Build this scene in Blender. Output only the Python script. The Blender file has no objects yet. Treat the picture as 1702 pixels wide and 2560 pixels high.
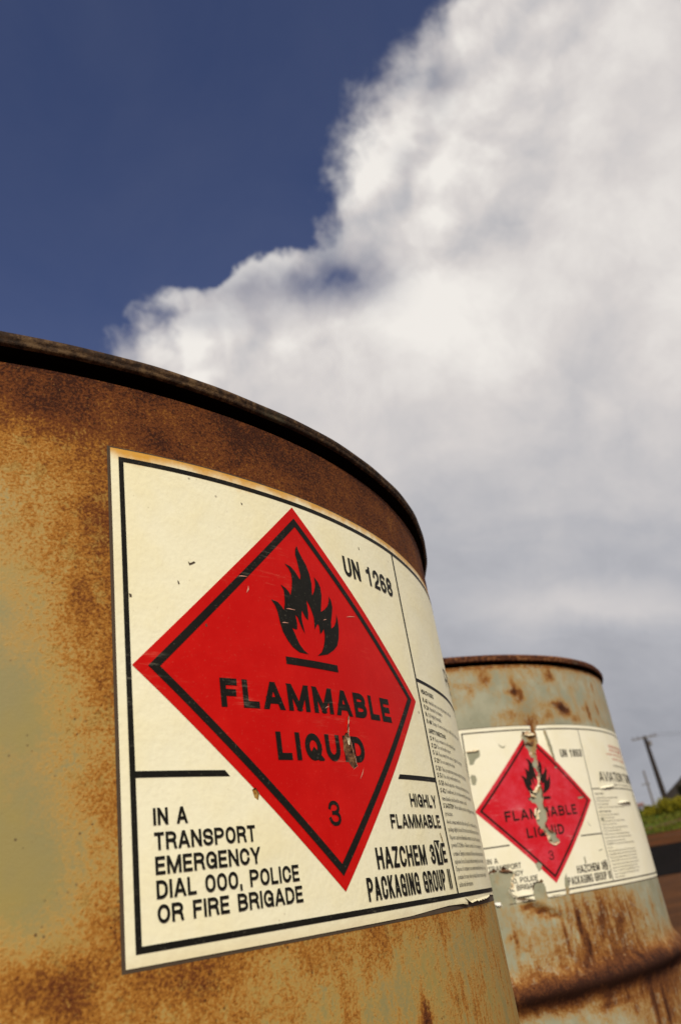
import bpy, bmesh, math, random
import numpy as np
from mathutils import Vector, Matrix
from mathutils.geometry import tessellate_polygon

random.seed(7)
rng = np.random.default_rng(7)
sc = bpy.context.scene
COL = sc.collection

# ------------------------------------------------------------------ camera
GZ = 0.70                                    # height of the lens over the ground
CR = Vector((0.89579315, -0.41815421, -0.15067079))
CU = Vector((-0.06583926, -0.46008577, 0.88542999))
CF = Vector((0.43956777, 0.78324207, 0.43967265))
cam_d = bpy.data.cameras.new('camera')
cam = bpy.data.objects.new('camera', cam_d)
COL.objects.link(cam)
cam.matrix_world = Matrix(((CR.x, CU.x, -CF.x, 0.0), (CR.y, CU.y, -CF.y, -0.50224), (CR.z, CU.z, -CF.z, GZ), (0, 0, 0, 1)))
cam_d.sensor_fit = 'VERTICAL'
cam_d.sensor_height = 36.0
cam_d.lens = 28.42
cam_d.clip_start = 0.01
cam_d.clip_end = 6000
cam_d.dof.use_dof = True
cam_d.dof.focus_distance = 0.295
cam_d.dof.aperture_fstop = 18.5
sc.camera = cam

sc.view_settings.view_transform = 'Standard'
sc.view_settings.look = 'None'
sc.view_settings.gamma = 1
sc.view_settings.exposure = 0
sc.view_settings.use_curve_mapping = False

SUN_AZ, SUN_EL = math.radians(-22), math.radians(40)
SD = Vector((math.sin(SUN_AZ) * math.cos(SUN_EL), -math.cos(SUN_AZ) * math.cos(SUN_EL), math.sin(SUN_EL)))
sun_d = bpy.data.lights.new('sun', 'SUN')
sun_d.energy = 3.75
sun_d.angle = math.radians(0.6)
sun_d.color = (1.0, 0.92, 0.74)
sun = bpy.data.objects.new('sun', sun_d)
COL.objects.link(sun)
sun.rotation_euler = SD.to_track_quat('Z', 'Y').to_euler()
sun.location = SD * 50


# ------------------------------------------------------------------ node helper
class N:
    """Small helper that writes shader nodes as expressions."""
    def __init__(s, tree):
        s.t = tree; s.n = tree.nodes; s.l = tree.links
    def set(s, sock, v):
        if isinstance(v, bpy.types.NodeSocket): s.l.new(v, sock)
        elif v is not None: sock.default_value = v
    def m(s, op, a, b=None, c=None, clamp=False):
        n = s.n.new('ShaderNodeMath'); n.operation = op; n.use_clamp = clamp
        s.set(n.inputs[0], a); s.set(n.inputs[1], b); s.set(n.inputs[2], c)
        return n.outputs[0]
    def add(s, a, b): return s.m('ADD', a, b)
    def sub(s, a, b): return s.m('SUBTRACT', a, b)
    def mul(s, a, b): return s.m('MULTIPLY', a, b)
    def vm(s, op, a, b=None, k=None):
        n = s.n.new('ShaderNodeVectorMath'); n.operation = op
        s.set(n.inputs[0], a)
        if b is not None: s.set(n.inputs[1], b)
        if k is not None: s.set(n.inputs['Scale'], k)
        return n.outputs['Value'] if op in ('DOT_PRODUCT', 'LENGTH') else n.outputs[0]
    def map(s, x, a, b, c=0.0, d=1.0, smooth=True):
        n = s.n.new('ShaderNodeMapRange'); n.interpolation_type = 'SMOOTHSTEP' if smooth else 'LINEAR'
        s.set(n.inputs[0], x)
        for i, v in enumerate((a, b, c, d)): s.set(n.inputs[i + 1], v)
        return n.outputs[0]
    def noise(s, vec, scale, detail=4, rough=0.55, dist=0.0, out=0):
        n = s.n.new('ShaderNodeTexNoise')
        s.set(n.inputs['Vector'], vec); n.inputs['Scale'].default_value = scale
        n.inputs['Detail'].default_value = detail; n.inputs['Roughness'].default_value = rough
        n.inputs['Distortion'].default_value = dist
        return n.outputs[out]
    def voro(s, vec, scale, feature='F1', rand=1.0):
        n = s.n.new('ShaderNodeTexVoronoi'); n.feature = feature
        s.set(n.inputs['Vector'], vec); n.inputs['Scale'].default_value = scale
        n.inputs['Randomness'].default_value = rand
        return n.outputs['Distance']
    def ramp(s, x, stops):
        n = s.n.new('ShaderNodeValToRGB'); e = n.color_ramp.elements
        while len(e) < len(stops): e.new(0.5)
        for i, (p, c) in enumerate(stops):
            e[i].position = p; e[i].color = (*c, 1) if len(c) == 3 else c
        s.set(n.inputs[0], x)
        return n.outputs[0]
    def mix(s, f, a, b, mode='MIX'):
        n = s.n.new('ShaderNodeMix'); n.data_type = 'RGBA'; n.blend_type = mode
        s.set(n.inputs[0], f)
        for sock, v in ((n.inputs[6], a), (n.inputs[7], b)):
            if isinstance(v, tuple): v = (*v, 1)
            s.set(sock, v)
        return n.outputs[2]
    def curve(s, x, pts):
        n = s.n.new('ShaderNodeFloatCurve'); c = n.mapping.curves[0]
        while len(c.points) < len(pts): c.points.new(0.5, 0.5)
        for i, (px, py) in enumerate(pts):
            c.points[i].location = (px, py); c.points[i].handle_type = 'AUTO'
        n.mapping.update(); s.set(n.inputs[1], x)
        return n.outputs[0]
    def xyz(s, v):
        n = s.n.new('ShaderNodeSeparateXYZ'); s.set(n.inputs[0], v); return n.outputs
    def comb(s, x, y, z):
        n = s.n.new('ShaderNodeCombineXYZ')
        for i, v in enumerate((x, y, z)): s.set(n.inputs[i], v)
        return n.outputs[0]
    def attr(s, name):
        n = s.n.new('ShaderNodeAttribute'); n.attribute_name = name; return n.outputs['Fac']
    def obj(s):
        return s.n.new('ShaderNodeTexCoord').outputs['Object']
    def bump(s, h, strength=0.3, dist=0.001):
        n = s.n.new('ShaderNodeBump'); n.inputs['Strength'].default_value = strength
        n.inputs['Distance'].default_value = dist; s.set(n.inputs['Height'], h)
        return n.outputs[0]


def material(name, fn):
    m = bpy.data.materials.new(name); m.use_nodes = True
    k = N(m.node_tree); b = m.node_tree.nodes['Principled BSDF']
    for key, v in fn(k).items(): k.set(b.inputs[key], (*v, 1) if isinstance(v, tuple) else v)
    return m


# ------------------------------------------------------------------ sky with its cloud bank
w = bpy.data.worlds.new('World'); sc.world = w; w.use_nodes = True
k = N(w.node_tree)
bg = w.node_tree.nodes['Background']
sky = k.n.new('ShaderNodeTexSky'); sky.sky_type = 'NISHITA'; sky.sun_disc = False
sky.sun_elevation = SUN_EL; sky.sun_rotation = math.pi - SUN_AZ
sky.air_density = 1.0; sky.dust_density = 0.6; sky.ozone_density = 3.0
dirv = k.vm('NORMALIZE', k.n.new('ShaderNodeTexCoord').outputs['Generated'])
warp = k.vm('SCALE', k.vm('SUBTRACT', k.noise(dirv, 4.5, 7, 0.62, 0.3, out=1), (0.5, 0.5, 0.5)), k=0.13)
d2 = k.vm('ADD', dirv, warp)
cz = k.m('MAXIMUM', k.vm('DOT_PRODUCT', d2, tuple(CF)), 0.30)
cx = k.m('DIVIDE', k.vm('DOT_PRODUCT', d2, tuple(CR)), cz)
cy = k.m('DIVIDE', k.vm('DOT_PRODUCT', d2, tuple(CU)), cz)
edge = [(.633, .116), (.585, .062), (.553, .036), (.504, .015), (.451, .009), (.402, -.003), (.362, .000), (.341, -.030),
        (.3245, -.075), (.306, -.125), (.297, -.165), (.287, -.208), (.268, -.246), (.222, -.285), (.18, -.300), (.10, -.42), (0, -.52)]
pts = sorted([((y + .7) / 1.4, (x + .6) / 1.2) for y, x in edge] + [(0.0, 0.0), (1.0, 0.75)])
xb = k.sub(k.mul(k.curve(k.m('DIVIDE', k.add(cy, .7), 1.4, clamp=True), pts), 1.2), 0.6)
dist = k.sub(cx, xb)
d3 = k.vm('ADD', dirv, k.vm('SCALE', warp, k=0.45))
bz = k.m('MAXIMUM', k.vm('DOT_PRODUCT', d3, tuple(CF)), 0.30)
bx_ = k.m('DIVIDE', k.vm('DOT_PRODUCT', d3, tuple(CR)), bz)
by_ = k.m('DIVIDE', k.vm('DOT_PRODUCT', d3, tuple(CU)), bz)
def blob(x, y, rx, ry):
    a = k.m('DIVIDE', k.sub(bx_, x), rx); b = k.m('DIVIDE', k.sub(by_, y), ry)
    return k.m('EXPONENT', k.mul(k.add(k.mul(a, a), k.mul(b, b)), -1.0))
pa_ = k.vm('ADD', dirv, k.vm('SCALE', warp, k=0.5))
fine = k.sub(k.noise(dirv, 22, 6, 0.6, 0.6), 0.5)
curd = k.sub(k.noise(k.vm('ADD', dirv, k.vm('SCALE', warp, k=0.3)), 13, 8, 0.66, 0.5), 0.5)
def puffs(vec, scale, sm):
    n = k.n.new('ShaderNodeTexVoronoi'); n.feature = 'F1'
    k.set(n.inputs['Vector'], vec); n.inputs['Scale'].default_value = scale
    return k.sub(0.5, n.outputs['Distance'])
pw_ = k.vm('ADD', dirv, k.vm('SCALE', warp, k=0.75))
lobe = k.add(k.mul(puffs(pw_, 9, .35), 0.60), k.mul(puffs(k.vm('ADD', pw_, k.vm('SCALE', k.vm('SUBTRACT', k.noise(dirv, 20, 4, .6, out=1), (.5, .5, .5)), k=.04)), 23, .3), 0.40))
pl_ = k.vm('ADD', pw_, tuple(-0.022 * CR + 0.026 * CU))
lobe_s = k.sub(puffs(pw_, 9, .35), puffs(pl_, 9, .35))
lobe_s2 = k.sub(puffs(pw_, 23, .3), puffs(k.vm('ADD', pw_, tuple(-0.010 * CR + 0.012 * CU)), 23, .3))
edge_n = k.add(k.add(k.mul(fine, 0.040), k.mul(curd, 0.10)), k.mul(k.sub(lobe, .03), 0.065))
dens = k.map(k.add(dist, edge_n), -0.012, 0.060)
veil_n = k.map(k.noise(pa_, 9, 5, 0.6, 0.4), 0.3, 0.7, 0.75, 1.25)
dens = k.sub(dens, k.mul(k.mul(blob(.020, .292, .055, .036), veil_n), 0.62))
dens = k.sub(dens, k.mul(k.mul(blob(-.075, .280, .095, .032), veil_n), 0.62))
dens = k.sub(dens, k.mul(k.mul(blob(-.17, .235, .09, .022), veil_n), 0.30))
dens = k.sub(dens, k.mul(k.mul(blob(.122, .530, .024, .045), veil_n), 0.50))
dens = k.sub(dens, k.mul(k.mul(blob(.085, .43, .02, .03), veil_n), 0.22))
dens = k.m('MAXIMUM', dens, 0.0)
# relief of the billows, lit from the sunny side
pa = k.vm('ADD', dirv, k.vm('SCALE', warp, k=0.5))
pb = k.vm('ADD', pa, tuple(-0.03 * CR + 0.035 * CU))
rel = k.sub(k.noise(pa, 7.5, 8, 0.62, 0.25), k.noise(pb, 7.5, 8, 0.62, 0.25))
pc_ = k.vm('ADD', pa, tuple(-0.07 * CR + 0.06 * CU))
rel = k.add(rel, k.mul(k.sub(k.noise(pa, 3.4, 4, 0.5, 0.3), k.noise(pc_, 3.4, 4, 0.5, 0.3)), 0.75))
rel2 = k.sub(k.noise(pa, 2.6, 3, 0.5), 0.5)
ramp_y = k.curve(k.m('DIVIDE', k.add(cy, .7), 1.4, clamp=True),
                 [(0, .26), (.18, .30), (.32, .40), (.42, .49), (.50, .60), (.58, .76), (.68, .90), (.78, .84), (.90, .76), (1, .70)])
soft = k.mul(k.map(cy, -0.15, 0.22, 0.35, 1.0), k.map(dist, 0.06, 0.40, 1.15, 0.55))
b = k.add(k.add(ramp_y, k.mul(k.mul(rel, soft), 0.85)), k.mul(k.mul(rel2, soft), 0.50))
b = k.add(b, k.mul(k.mul(k.add(k.mul(lobe_s, 0.50), k.mul(lobe_s2, 0.26)), soft), k.map(dist, 0.05, 0.36, 1.15, 0.30)))
strat = k.sub(k.noise(k.comb(k.mul(bx_, 2.2), k.mul(by_, 7.0), k.mul(bx_, -1.5)), 2.3, 5, 0.6, 0.8), 0.5)
b = k.add(b, k.mul(k.mul(strat, k.map(cy, .20, -.10)), 0.24))
b = k.add(b, k.mul(blob(.13, .25, .10, .06), 0.24))
b = k.add(b, k.mul(k.map(dist, 0.02, 0.14, 1.0, 0.0), k.mul(k.map(cy, .18, .4), 0.10)))
b = k.add(b, k.mul(blob(.33, -.12, .16, .030), 0.22))
b = k.sub(b, k.mul(blob(.30, .19, .10, .10), 0.17))
b = k.sub(b, k.mul(blob(-.05, .13, .10, .05), -0.05))
b = k.m('MINIMUM', k.m('MAXIMUM', b, 0.0), 1.0)
cloud = k.ramp(b, [(0.0, (.205, .212, .238)), (0.25, (.285, .292, .325)), (0.5, (.465, .465, .492)), (0.78, (.70, .66, .64)), (1.0, (.90, .86, .81))])
skyc = k.mix(1.0, sky.outputs[0], (0.0385, 0.0425, 0.0640), 'MULTIPLY')
elev = k.xyz(dirv)[2]
skyc = k.mix(1.0, skyc, k.mix(k.map(elev, 0.35, 0.95), (1.55, 1.35, 1.22), (1.0, 1.0, 1.0)), 'MULTIPLY')
veil = k.mul(k.noise(pa, 3.0, 5, 0.6, 0.5), 0.10)
skyc = k.mix(veil, skyc, (0.45, 0.45, 0.5))
k.l.new(k.mix(k.m('MINIMUM', dens, 0.97), skyc, cloud), bg.inputs[0])
bg.inputs[1].default_value = 1.0


# ------------------------------------------------------------------ object helpers
def tag(o, label=None, category=None, group=None, kind=None):
    if label: o['label'] = label
    if category: o['category'] = category
    if group: o['group'] = group
    if kind: o['kind'] = kind
    return o

def empty(name, loc=(0, 0, 0)):
    o = bpy.data.objects.new(name, None); COL.objects.link(o); o.location = loc
    o.empty_display_size = 0.1
    return o

def mesh_obj(name, verts, faces, mat, parent=None, smooth=False):
    me = bpy.data.meshes.new(name)
    if isinstance(verts, np.ndarray) and isinstance(faces, np.ndarray):
        nf, c = faces.shape
        me.vertices.add(len(verts)); me.vertices.foreach_set('co', verts.astype(np.float32).ravel())
        me.loops.add(nf * c); me.loops.foreach_set('vertex_index', faces.astype(np.int32).ravel())
        me.polygons.add(nf); me.polygons.foreach_set('loop_start', np.arange(0, nf * c, c, dtype=np.int32))
        me.update(calc_edges=True)
    else:
        me.from_pydata([tuple(v) for v in verts], [], [tuple(f) for f in faces])
    if mat: me.materials.append(mat)
    if smooth: me.polygons.foreach_set('use_smooth', np.ones(len(me.polygons), dtype=bool))
    me.update()
    o = bpy.data.objects.new(name, me); COL.objects.link(o)
    if parent: o.parent = parent
    return o

def bm_obj(name, bm, mat, parent=None, smooth=False):
    me = bpy.data.meshes.new(name); bm.to_mesh(me); bm.free()
    me.materials.append(mat)
    if smooth: me.polygons.foreach_set('use_smooth', np.ones(len(me.polygons), dtype=bool))
    o = bpy.data.objects.new(name, me); COL.objects.link(o)
    if parent: o.parent = parent
    return o

def grid_faces(nr, nc, wrap=False):
    r, c = np.meshgrid(np.arange(nr - 1), np.arange(nc if wrap else nc - 1), indexing='ij')
    a = r * nc + c; b_ = r * nc + (c + 1) % nc
    return np.stack([a, b_, b_ + nc, a + nc], -1).reshape(-1, 4)


# ------------------------------------------------------------------ materials
def rust_mat(name, paint, paint2, stain, rust, brown, dark, seed, blotch=0.5, grainy=0.42, flake=.4):
    def fn(k):
        co = k.vm('ADD', k.obj(), (seed, seed * 0.7, 0.0))
        x, y, z = k.xyz(co)
        sco = k.comb(x, y, k.mul(z, 0.20))
        n1 = k.sub(k.noise(co, 48, 6, 0.62, 0.5), 0.5)
        n2 = k.sub(k.noise(co, 380, 5, 0.75), 0.5)
        n3 = k.sub(k.noise(co, 1100, 2, 0.6), 0.5)
        st = k.sub(k.noise(sco, 210, 5, 0.70, 0.4), 0.5)
        R = k.attr('rust'); S = k.attr('streak')
        v = k.add(R, k.mul(n1, blotch))
        v = k.add(v, k.mul(k.mul(n2, k.map(R, 0.05, 0.45, 0.10, grainy)), 1.0))
        v = k.add(v, k.mul(k.mul(n3, k.map(R, 0.05, 0.45, 0.20, 1.0)), 0.75))
        v = k.add(v, k.mul(k.mul(k.add(st, k.mul(n1, .35)), S), 1.15))
        v = k.m('MAXIMUM', v, 0.0)
        pc = k.mix(k.map(k.noise(co, 38, 3, 0.6), 0.35, 0.7), paint, paint2)
        c = k.mix(k.map(v, 0.10, 0.38), pc, stain)
        c = k.mix(k.map(v, 0.28, 0.56), c, rust)
        c = k.mix(k.map(v, 0.46, 0.80), c, brown)
        c = k.mix(k.map(v, 0.78, 1.02), c, dark)
        fl_ = k.map(k.noise(co, 150, 5, 0.72, 0.3), 0.55, 0.60)
        c = k.mix(k.mul(k.mul(fl_, k.mul(k.map(v, 0.24, 0.38), k.map(v, 0.74, 0.52))), flake), c, paint2)
        # small dark pits and pale grains
        pit = k.map(k.voro(co, 420), 0.10, 0.22, 1.0, 0.0)
        c = k.mix(k.mul(pit, k.map(k.noise(co, 130, 2), 0.52, 0.66, 0.0, 0.75)), c, dark)
        grain = k.map(k.noise(co, 1900, 1, 0.5), 0.68, 0.78)
        c = k.mix(k.mul(grain, k.map(v, 0.4, 0.7, 0.0, 0.35)), c, stain)
        rough = k.map(v, 0.2, 0.6, 0.55, 0.88)
        h = k.mul(k.add(k.mul(n2, 1.0), k.mul(n3, 0.8)), k.map(v, 0.20, 0.55, 0.10, 1.0))
        return {'Base Color': c, 'Roughness': rough, 'Normal': k.bump(h, 0.55, 0.0009), 'Specular IOR Level': k.map(v, 0.2, 0.6, 0.35, 0.12)}
    return material(name, fn)

M_near = rust_mat('weathered_olive_paint', (.265, .222, .090), (.300, .232, .068), (.40, .245, .062), (.350, .145, .022), (.128, .038, .010), (.040, .012, .006), 0.0, 0.62, 0.38, .35)
M_far = rust_mat('weathered_green_paint', (.265, .268, .185), (.355, .345, .245), (.35, .225, .080), (.25, .098, .022), (.105, .036, .013), (.034, .012, .007), 3.0, 0.66, 0.62, .45)

def rim_mat(name, a, b_, c_):
    def fn(k):
        co = k.obj()
        n = k.noise(co, 260, 5, 0.7)
        m_ = k.noise(co, 22, 4, 0.6)
        v = k.add(k.mul(k.sub(n, 0.5), 2.0), m_)
        c = k.ramp(v, [(0.30, a), (0.50, b_), (0.72, c_)])
        c = k.mix(k.map(k.noise(co, 17, 3, .7), .60, .70, 0, .6), c, (.075, .072, .045))
        return {'Base Color': c, 'Roughness': 0.8, 'Specular IOR Level': 0.2, 'Normal': k.bump(n, 0.6, 0.0012)}
    return material(name, fn)
M_rim_near = rim_mat('dark_rusted_rim', (.018, .009, .004), (.046, .023, .010), (.115, .067, .030))
M_rim_far = rim_mat('red_rusted_rim', (.045, .014, .007), (.11, .034, .012), (.24, .105, .038))
M_groove = material('shade_black_groove', lambda k: {'Base Color': (.006, .004, .003), 'Roughness': 0.95, 'Specular IOR Level': 0.05})  # near-black base colour paints in the shadow under the rim bead

def paper_mat(name, base, alt, top, lo, spots):
    def fn(k):
        co = k.obj(); z = k.xyz(co)[2]
        n = k.noise(co, 45, 4, 0.6); f = k.noise(co, 700, 2, 0.6)
        c = k.mix(k.map(n, 0.35, 0.75), base, alt)
        # rusty water stain creeping in from the top and bottom edges
        zt = k.add(z, k.mul(k.sub(k.noise(co, 90, 4, 0.65), 0.5), 0.009))
        c = k.mix(k.map(zt, top - 0.0050, top + 0.0002, 0.0, 0.95), c, (.60, .29, .025))
        c = k.mix(k.map(zt, lo + 0.004, lo - 0.001, 0.0, 0.35), c, (.60, .46, .22))
        sp = k.map(k.voro(co, 95), 0.035, 0.075, 1.0, 0.0)
        sp = k.mul(sp, k.map(k.noise(co, 31, 1), 0.5, 0.6))
        c = k.mix(k.mul(sp, spots), c, (.12, .085, .05))
        sp2 = k.map(k.voro(k.vm('ADD', co, (5, 3, 2)), 300), 0.05, 0.13, 1.0, 0.0)
        c = k.mix(k.mul(sp2, k.map(k.noise(co, 60, 2), 0.52, 0.7, 0, spots * 0.45)), c, (.25, .18, .09))
        c = k.mix(k.map(f, 0.4, 0.8, 0, 0.10), c, (.55, .47, .30))
        return {'Base Color': c, 'Roughness': 0.5, 'Specular IOR Level': 0.15,
                'Normal': k.bump(k.add(f, k.mul(n, 6.0)), 0.15, 0.0006)}
    return material(name, fn)

def ink_mat(name, col, alt, scratch, amt, rough=0.55):
    def fn(k):
        co = k.obj(); x, y, z = k.xyz(co)
        n = k.noise(co, 60, 4, 0.65)
        c = k.mix(k.map(n, 0.35, 0.75), col, alt)
        s1 = k.noise(k.comb(k.mul(x, 1.0), y, k.mul(z, 9.0)), 90, 4, 0.75)
        patch = k.map(k.noise(co, 36, 2, 0.5), 0.52, 0.68)
        c = k.mix(k.mul(k.mul(k.map(s1, 0.53, 0.70), patch), amt), c, scratch)
        fl = k.map(k.noise(co, 1300, 1), 0.66, 0.74)
        c = k.mix(k.mul(fl, amt * 0.35), c, scratch)
        return {'Base Color': c, 'Roughness': rough, 'Specular IOR Level': 0.10, 'Normal': k.bump(n, 0.10, 0.0008)}
    return material(name, fn)

M_paper = paper_mat('aged_cream_paper', (.850, .812, .600), (.835, .775, .520), GZ + 0.1405, GZ - 0.0042, 0.75)
M_paper2 = paper_mat('aged_white_paper', (.85, .815, .65), (.82, .775, .58), 9.0, -9.0, 0.5)
M_black = ink_mat('black_ink', (.0075, .007, .0055), (.012, .011, .008), (.17, .16, .12), 0.6)
M_red = ink_mat('red_ink', (.500, .0020, .0010), (.560, .0060, .0035), (.62, .14, .09), 0.35)
M_red2 = ink_mat('faded_red_ink', (.55, .010, .020), (.60, .045, .070), (.64, .20, .22), 0.9)
M_black2 = ink_mat('faded_black_ink', (.014, .010, .009), (.024, .017, .013), (.25, .20, .14), 0.4)
M_small = material('small_print_ink', lambda k: {'Base Color': (.050, .042, .032), 'Roughness': 0.5})
M_small2 = material('small_print_grey_ink', lambda k: {'Base Color': (.10, .085, .062), 'Roughness': 0.5})
M_pale_red = material('pale_red_print', lambda k: {'Base Color': (.62, .20, .13), 'Roughness': 0.5})
M_glue = material('dirty_glue_line', lambda k: {'Base Color': k.mix(k.noise(k.obj(), 300, 3), (.035, .024, .015), (.09, .055, .028)), 'Roughness': 0.9})
M_flap = material('torn_paper', lambda k: {'Base Color': k.mix(k.map(k.noise(k.obj(), 240, 3), .4, .65), (.78, .70, .50), (.55, .40, .22)), 'Roughness': 0.7})
M_tearrust = material('bared_rusty_metal', lambda k: {'Base Color': k.ramp(k.noise(k.obj(), 420, 4, .7), [(.35, (.030, .012, .006)), (.52, (.14, .055, .02)), (.68, (.30, .16, .07))]), 'Roughness': 0.85, 'Normal': k.bump(k.noise(k.obj(), 500, 3), .6, .001)})
M_scratch = material('pale_scratch', lambda k: {'Base Color': (.60, .28, .20), 'Roughness': .7})
M_foil = material('bright_scraped_metal', lambda k: {'Base Color': (.85, .83, .75), 'Roughness': 0.35, 'Metallic': 0.3})

# ------------------------------------------------------------------ oil drums
R = 0.286
DH = 0.8753

def grid_interp(us, vs, table, u, v):
    """bilinear look-up of table[row=v][col=u]; vs descending"""
    us = np.array(us, float); vs = np.array(vs, float)[::-1]; T = np.array(table, float)[::-1]
    iu = np.clip(np.searchsorted(us, u) - 1, 0, len(us) - 2); iv = np.clip(np.searchsorted(vs, v) - 1, 0, len(vs) - 2)
    fu = np.clip((u - us[iu]) / (us[iu + 1] - us[iu]), 0, 1); fv = np.clip((v - vs[iv]) / (vs[iv + 1] - vs[iv]), 0, 1)
    return (T[iv, iu] * (1 - fu) * (1 - fv) + T[iv, iu + 1] * fu * (1 - fv) + T[iv + 1, iu] * (1 - fu) * fv + T[iv + 1, iu + 1] * fu * fv)

def make_body(parent, mat, zoff, rustfn, dentfn, hoops, vnoise):
    nc = 760
    zs = np.unique(np.round(np.concatenate([np.linspace(0, 0.50, 60), np.linspace(0.50, DH - 0.0098, 170)]), 5))
    a = np.arange(nc) / nc * 2 * math.pi - math.pi
    A, Z = np.meshgrid(a, zs)
    U = A * R * 1000; V = (Z - zoff) * 1000
    rad = np.full_like(A, R)
    for hz in hoops:
        t = (Z - hz) / 0.0092
        rad += 0.0085 * np.exp(-t * t * 1.1)
    # roll at the foot of the drum
    rad += 0.004 * np.exp(-((Z - 0.006) / 0.006) ** 2)
    rad += dentfn(U, V)
    X = rad * np.sin(A); Y = -rad * np.cos(A)
    verts = np.stack([X, Y, Z], -1).reshape(-1, 3)
    o = mesh_obj('body', verts, grid_faces(len(zs), nc, True), mat, parent, True)
    ru, stv = rustfn(U, V)
    for nm, arr in (('rust', ru), ('streak', stv)):
        at = o.data.attributes.new(nm, 'FLOAT', 'POINT'); at.data.foreach_set('value', arr.astype(np.float32).ravel())
    return o

def lathe(name, prof, mat, parent, nc=512, wob=None, closed=True):
    a = np.arange(nc) / nc * 2 * math.pi
    pr = np.array(prof); n = len(pr)
    rr = pr[:, 0][:, None] + (wob(a)[None, :] if wob is not None else 0)
    X = rr * np.sin(a); Y = -rr * np.cos(a); Z = np.repeat(pr[:, 1][:, None], nc, 1)
    v = np.stack([X, Y, Z], -1).reshape(-1, 3)
    f = grid_faces(n, nc, True)
    return mesh_obj(name, v, f, mat, parent, True)

def make_rim(parent, mat, ztop, wobseed, h=0.0058):
    # rolled chime: a bead that stands proud of the body, with a recessed groove under it
    cz_ = ztop - h / 2
    prof = [(R - .0046, ztop - .0040), (R - .0044, ztop - .0008), (R - .0030, ztop), (R - .0006, ztop + .0003)]
    for i in range(9):
        t = math.radians(90 - i * 16)
        prof.append((R + 0.0012 + 0.0030 * math.cos(t), ztop - h * .42 + (h * .42) * math.sin(t)))
    prof += [(R + .0040, ztop - h * .80), (R + .0034, ztop - h * .93), (R + .0026, ztop - h)]
    ph = wobseed
    wob = lambda a: 0.00030 * np.sin(a * 9 + ph) + 0.00018 * np.sin(a * 23 + 2 * ph) + 0.00008 * np.sin(a * 61 + ph)
    lathe('rim', prof, mat, parent, wob=wob)
    # neck between the rim and the shell, and the sunken lid
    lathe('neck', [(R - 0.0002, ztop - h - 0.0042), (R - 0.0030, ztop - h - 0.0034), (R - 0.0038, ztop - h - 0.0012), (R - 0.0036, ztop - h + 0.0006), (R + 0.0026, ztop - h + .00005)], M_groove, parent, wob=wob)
    lathe('lid', [(R - 0.0045, ztop - 0.003), (R - 0.0055, ztop - 0.017), (R - 0.012, ztop - 0.018), (R - 0.06, ztop - 0.0165), (0.12, ztop - 0.0165), (0.0005, ztop - 0.0165)], mat, parent)

# ---- flat pieces of the printed labels, in millimetres (u along the shell, v up)
def new_piece(polys):
    bm = bmesh.new()
    for p in polys:
        if len(p) <= 4 and len(p) >= 3:
            bm.faces.new([bm.verts.new((x, y, 0)) for x, y in p])
        else:
            tri = tessellate_polygon([[Vector((x, y, 0)) for x, y in p]])
            vs = [bm.verts.new((x, y, 0)) for x, y in p]
            for t in tri:
                try: bm.faces.new([vs[i] for i in t])
                except ValueError: pass
    return bm

def ragged(poly, step=1.4, amp=0.28):
    out = []
    n = len(poly)
    for i in range(n):
        a = np.array(poly[i], float); b = np.array(poly[(i + 1) % n], float)
        m = max(1, int(np.hypot(*(b - a)) / step))
        for j in range(m):
            q = a + (b - a) * j / m
            if j: q = q + rng.normal(0, amp, 2)
            out.append((float(q[0]), float(q[1])))
    return out

def cut_tears(bm, tears):
    for poly in tears:
        tri = tessellate_polygon([[Vector((x, y, 0)) for x, y in poly]])
        for t in tri:
            P = [Vector((poly[i][0], poly[i][1], 0)) for i in t]
            ar = (P[1] - P[0]).cross(P[2] - P[0]).z
            if abs(ar) < 1e-4: continue
            if ar < 0: P.reverse()
            x0 = min(p.x for p in P); x1 = max(p.x for p in P); y0 = min(p.y for p in P); y1 = max(p.y for p in P)
            def local():
                return [f for f in bm.faces if max(v.co.x for v in f.verts) > x0 and min(v.co.x for v in f.verts) < x1
                        and max(v.co.y for v in f.verts) > y0 and min(v.co.y for v in f.verts) < y1]
            fs = local()
            if not fs: continue
            for i in range(3):
                fs = local()
                g = set(fs)
                for f in fs: g.update(f.edges); g.update(f.verts)
                e = P[(i + 1) % 3] - P[i]
                bmesh.ops.bisect_plane(bm, geom=list(g), dist=1e-5, plane_co=P[i], plane_no=Vector((e.y, -e.x, 0)))
            kill = []
            for f in local():
                c = f.calc_center_median()
                if all((P[(i + 1) % 3] - P[i]).cross(c - P[i]).z > 1e-6 for i in range(3)): kill.append(f)
            if kill: bmesh.ops.delete(bm, geom=kill, context='FACES')

def bbox(bm):
    xs = [v.co.x for v in bm.verts]; ys = [v.co.y for v in bm.verts]
    return min(xs), max(xs), min(ys), max(ys)

def slice_u(bm, step=2.5, vstep=None):
    if not bm.verts: return
    x0, x1, y0, y1 = bbox(bm)
    q = math.ceil(x0 / step) * step
    while q < x1:
        bmesh.ops.bisect_plane(bm, geom=bm.faces[:] + bm.edges[:] + bm.verts[:], dist=1e-5, plane_co=(q, 0, 0), plane_no=(1, 0, 0))
        q += step
    if vstep:
        q = math.ceil(y0 / vstep) * vstep
        while q < y1:
            bmesh.ops.bisect_plane(bm, geom=bm.faces[:] + bm.edges[:] + bm.verts[:], dist=1e-5, plane_co=(0, q, 0), plane_no=(0, 1, 0))
            q += vstep

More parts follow.
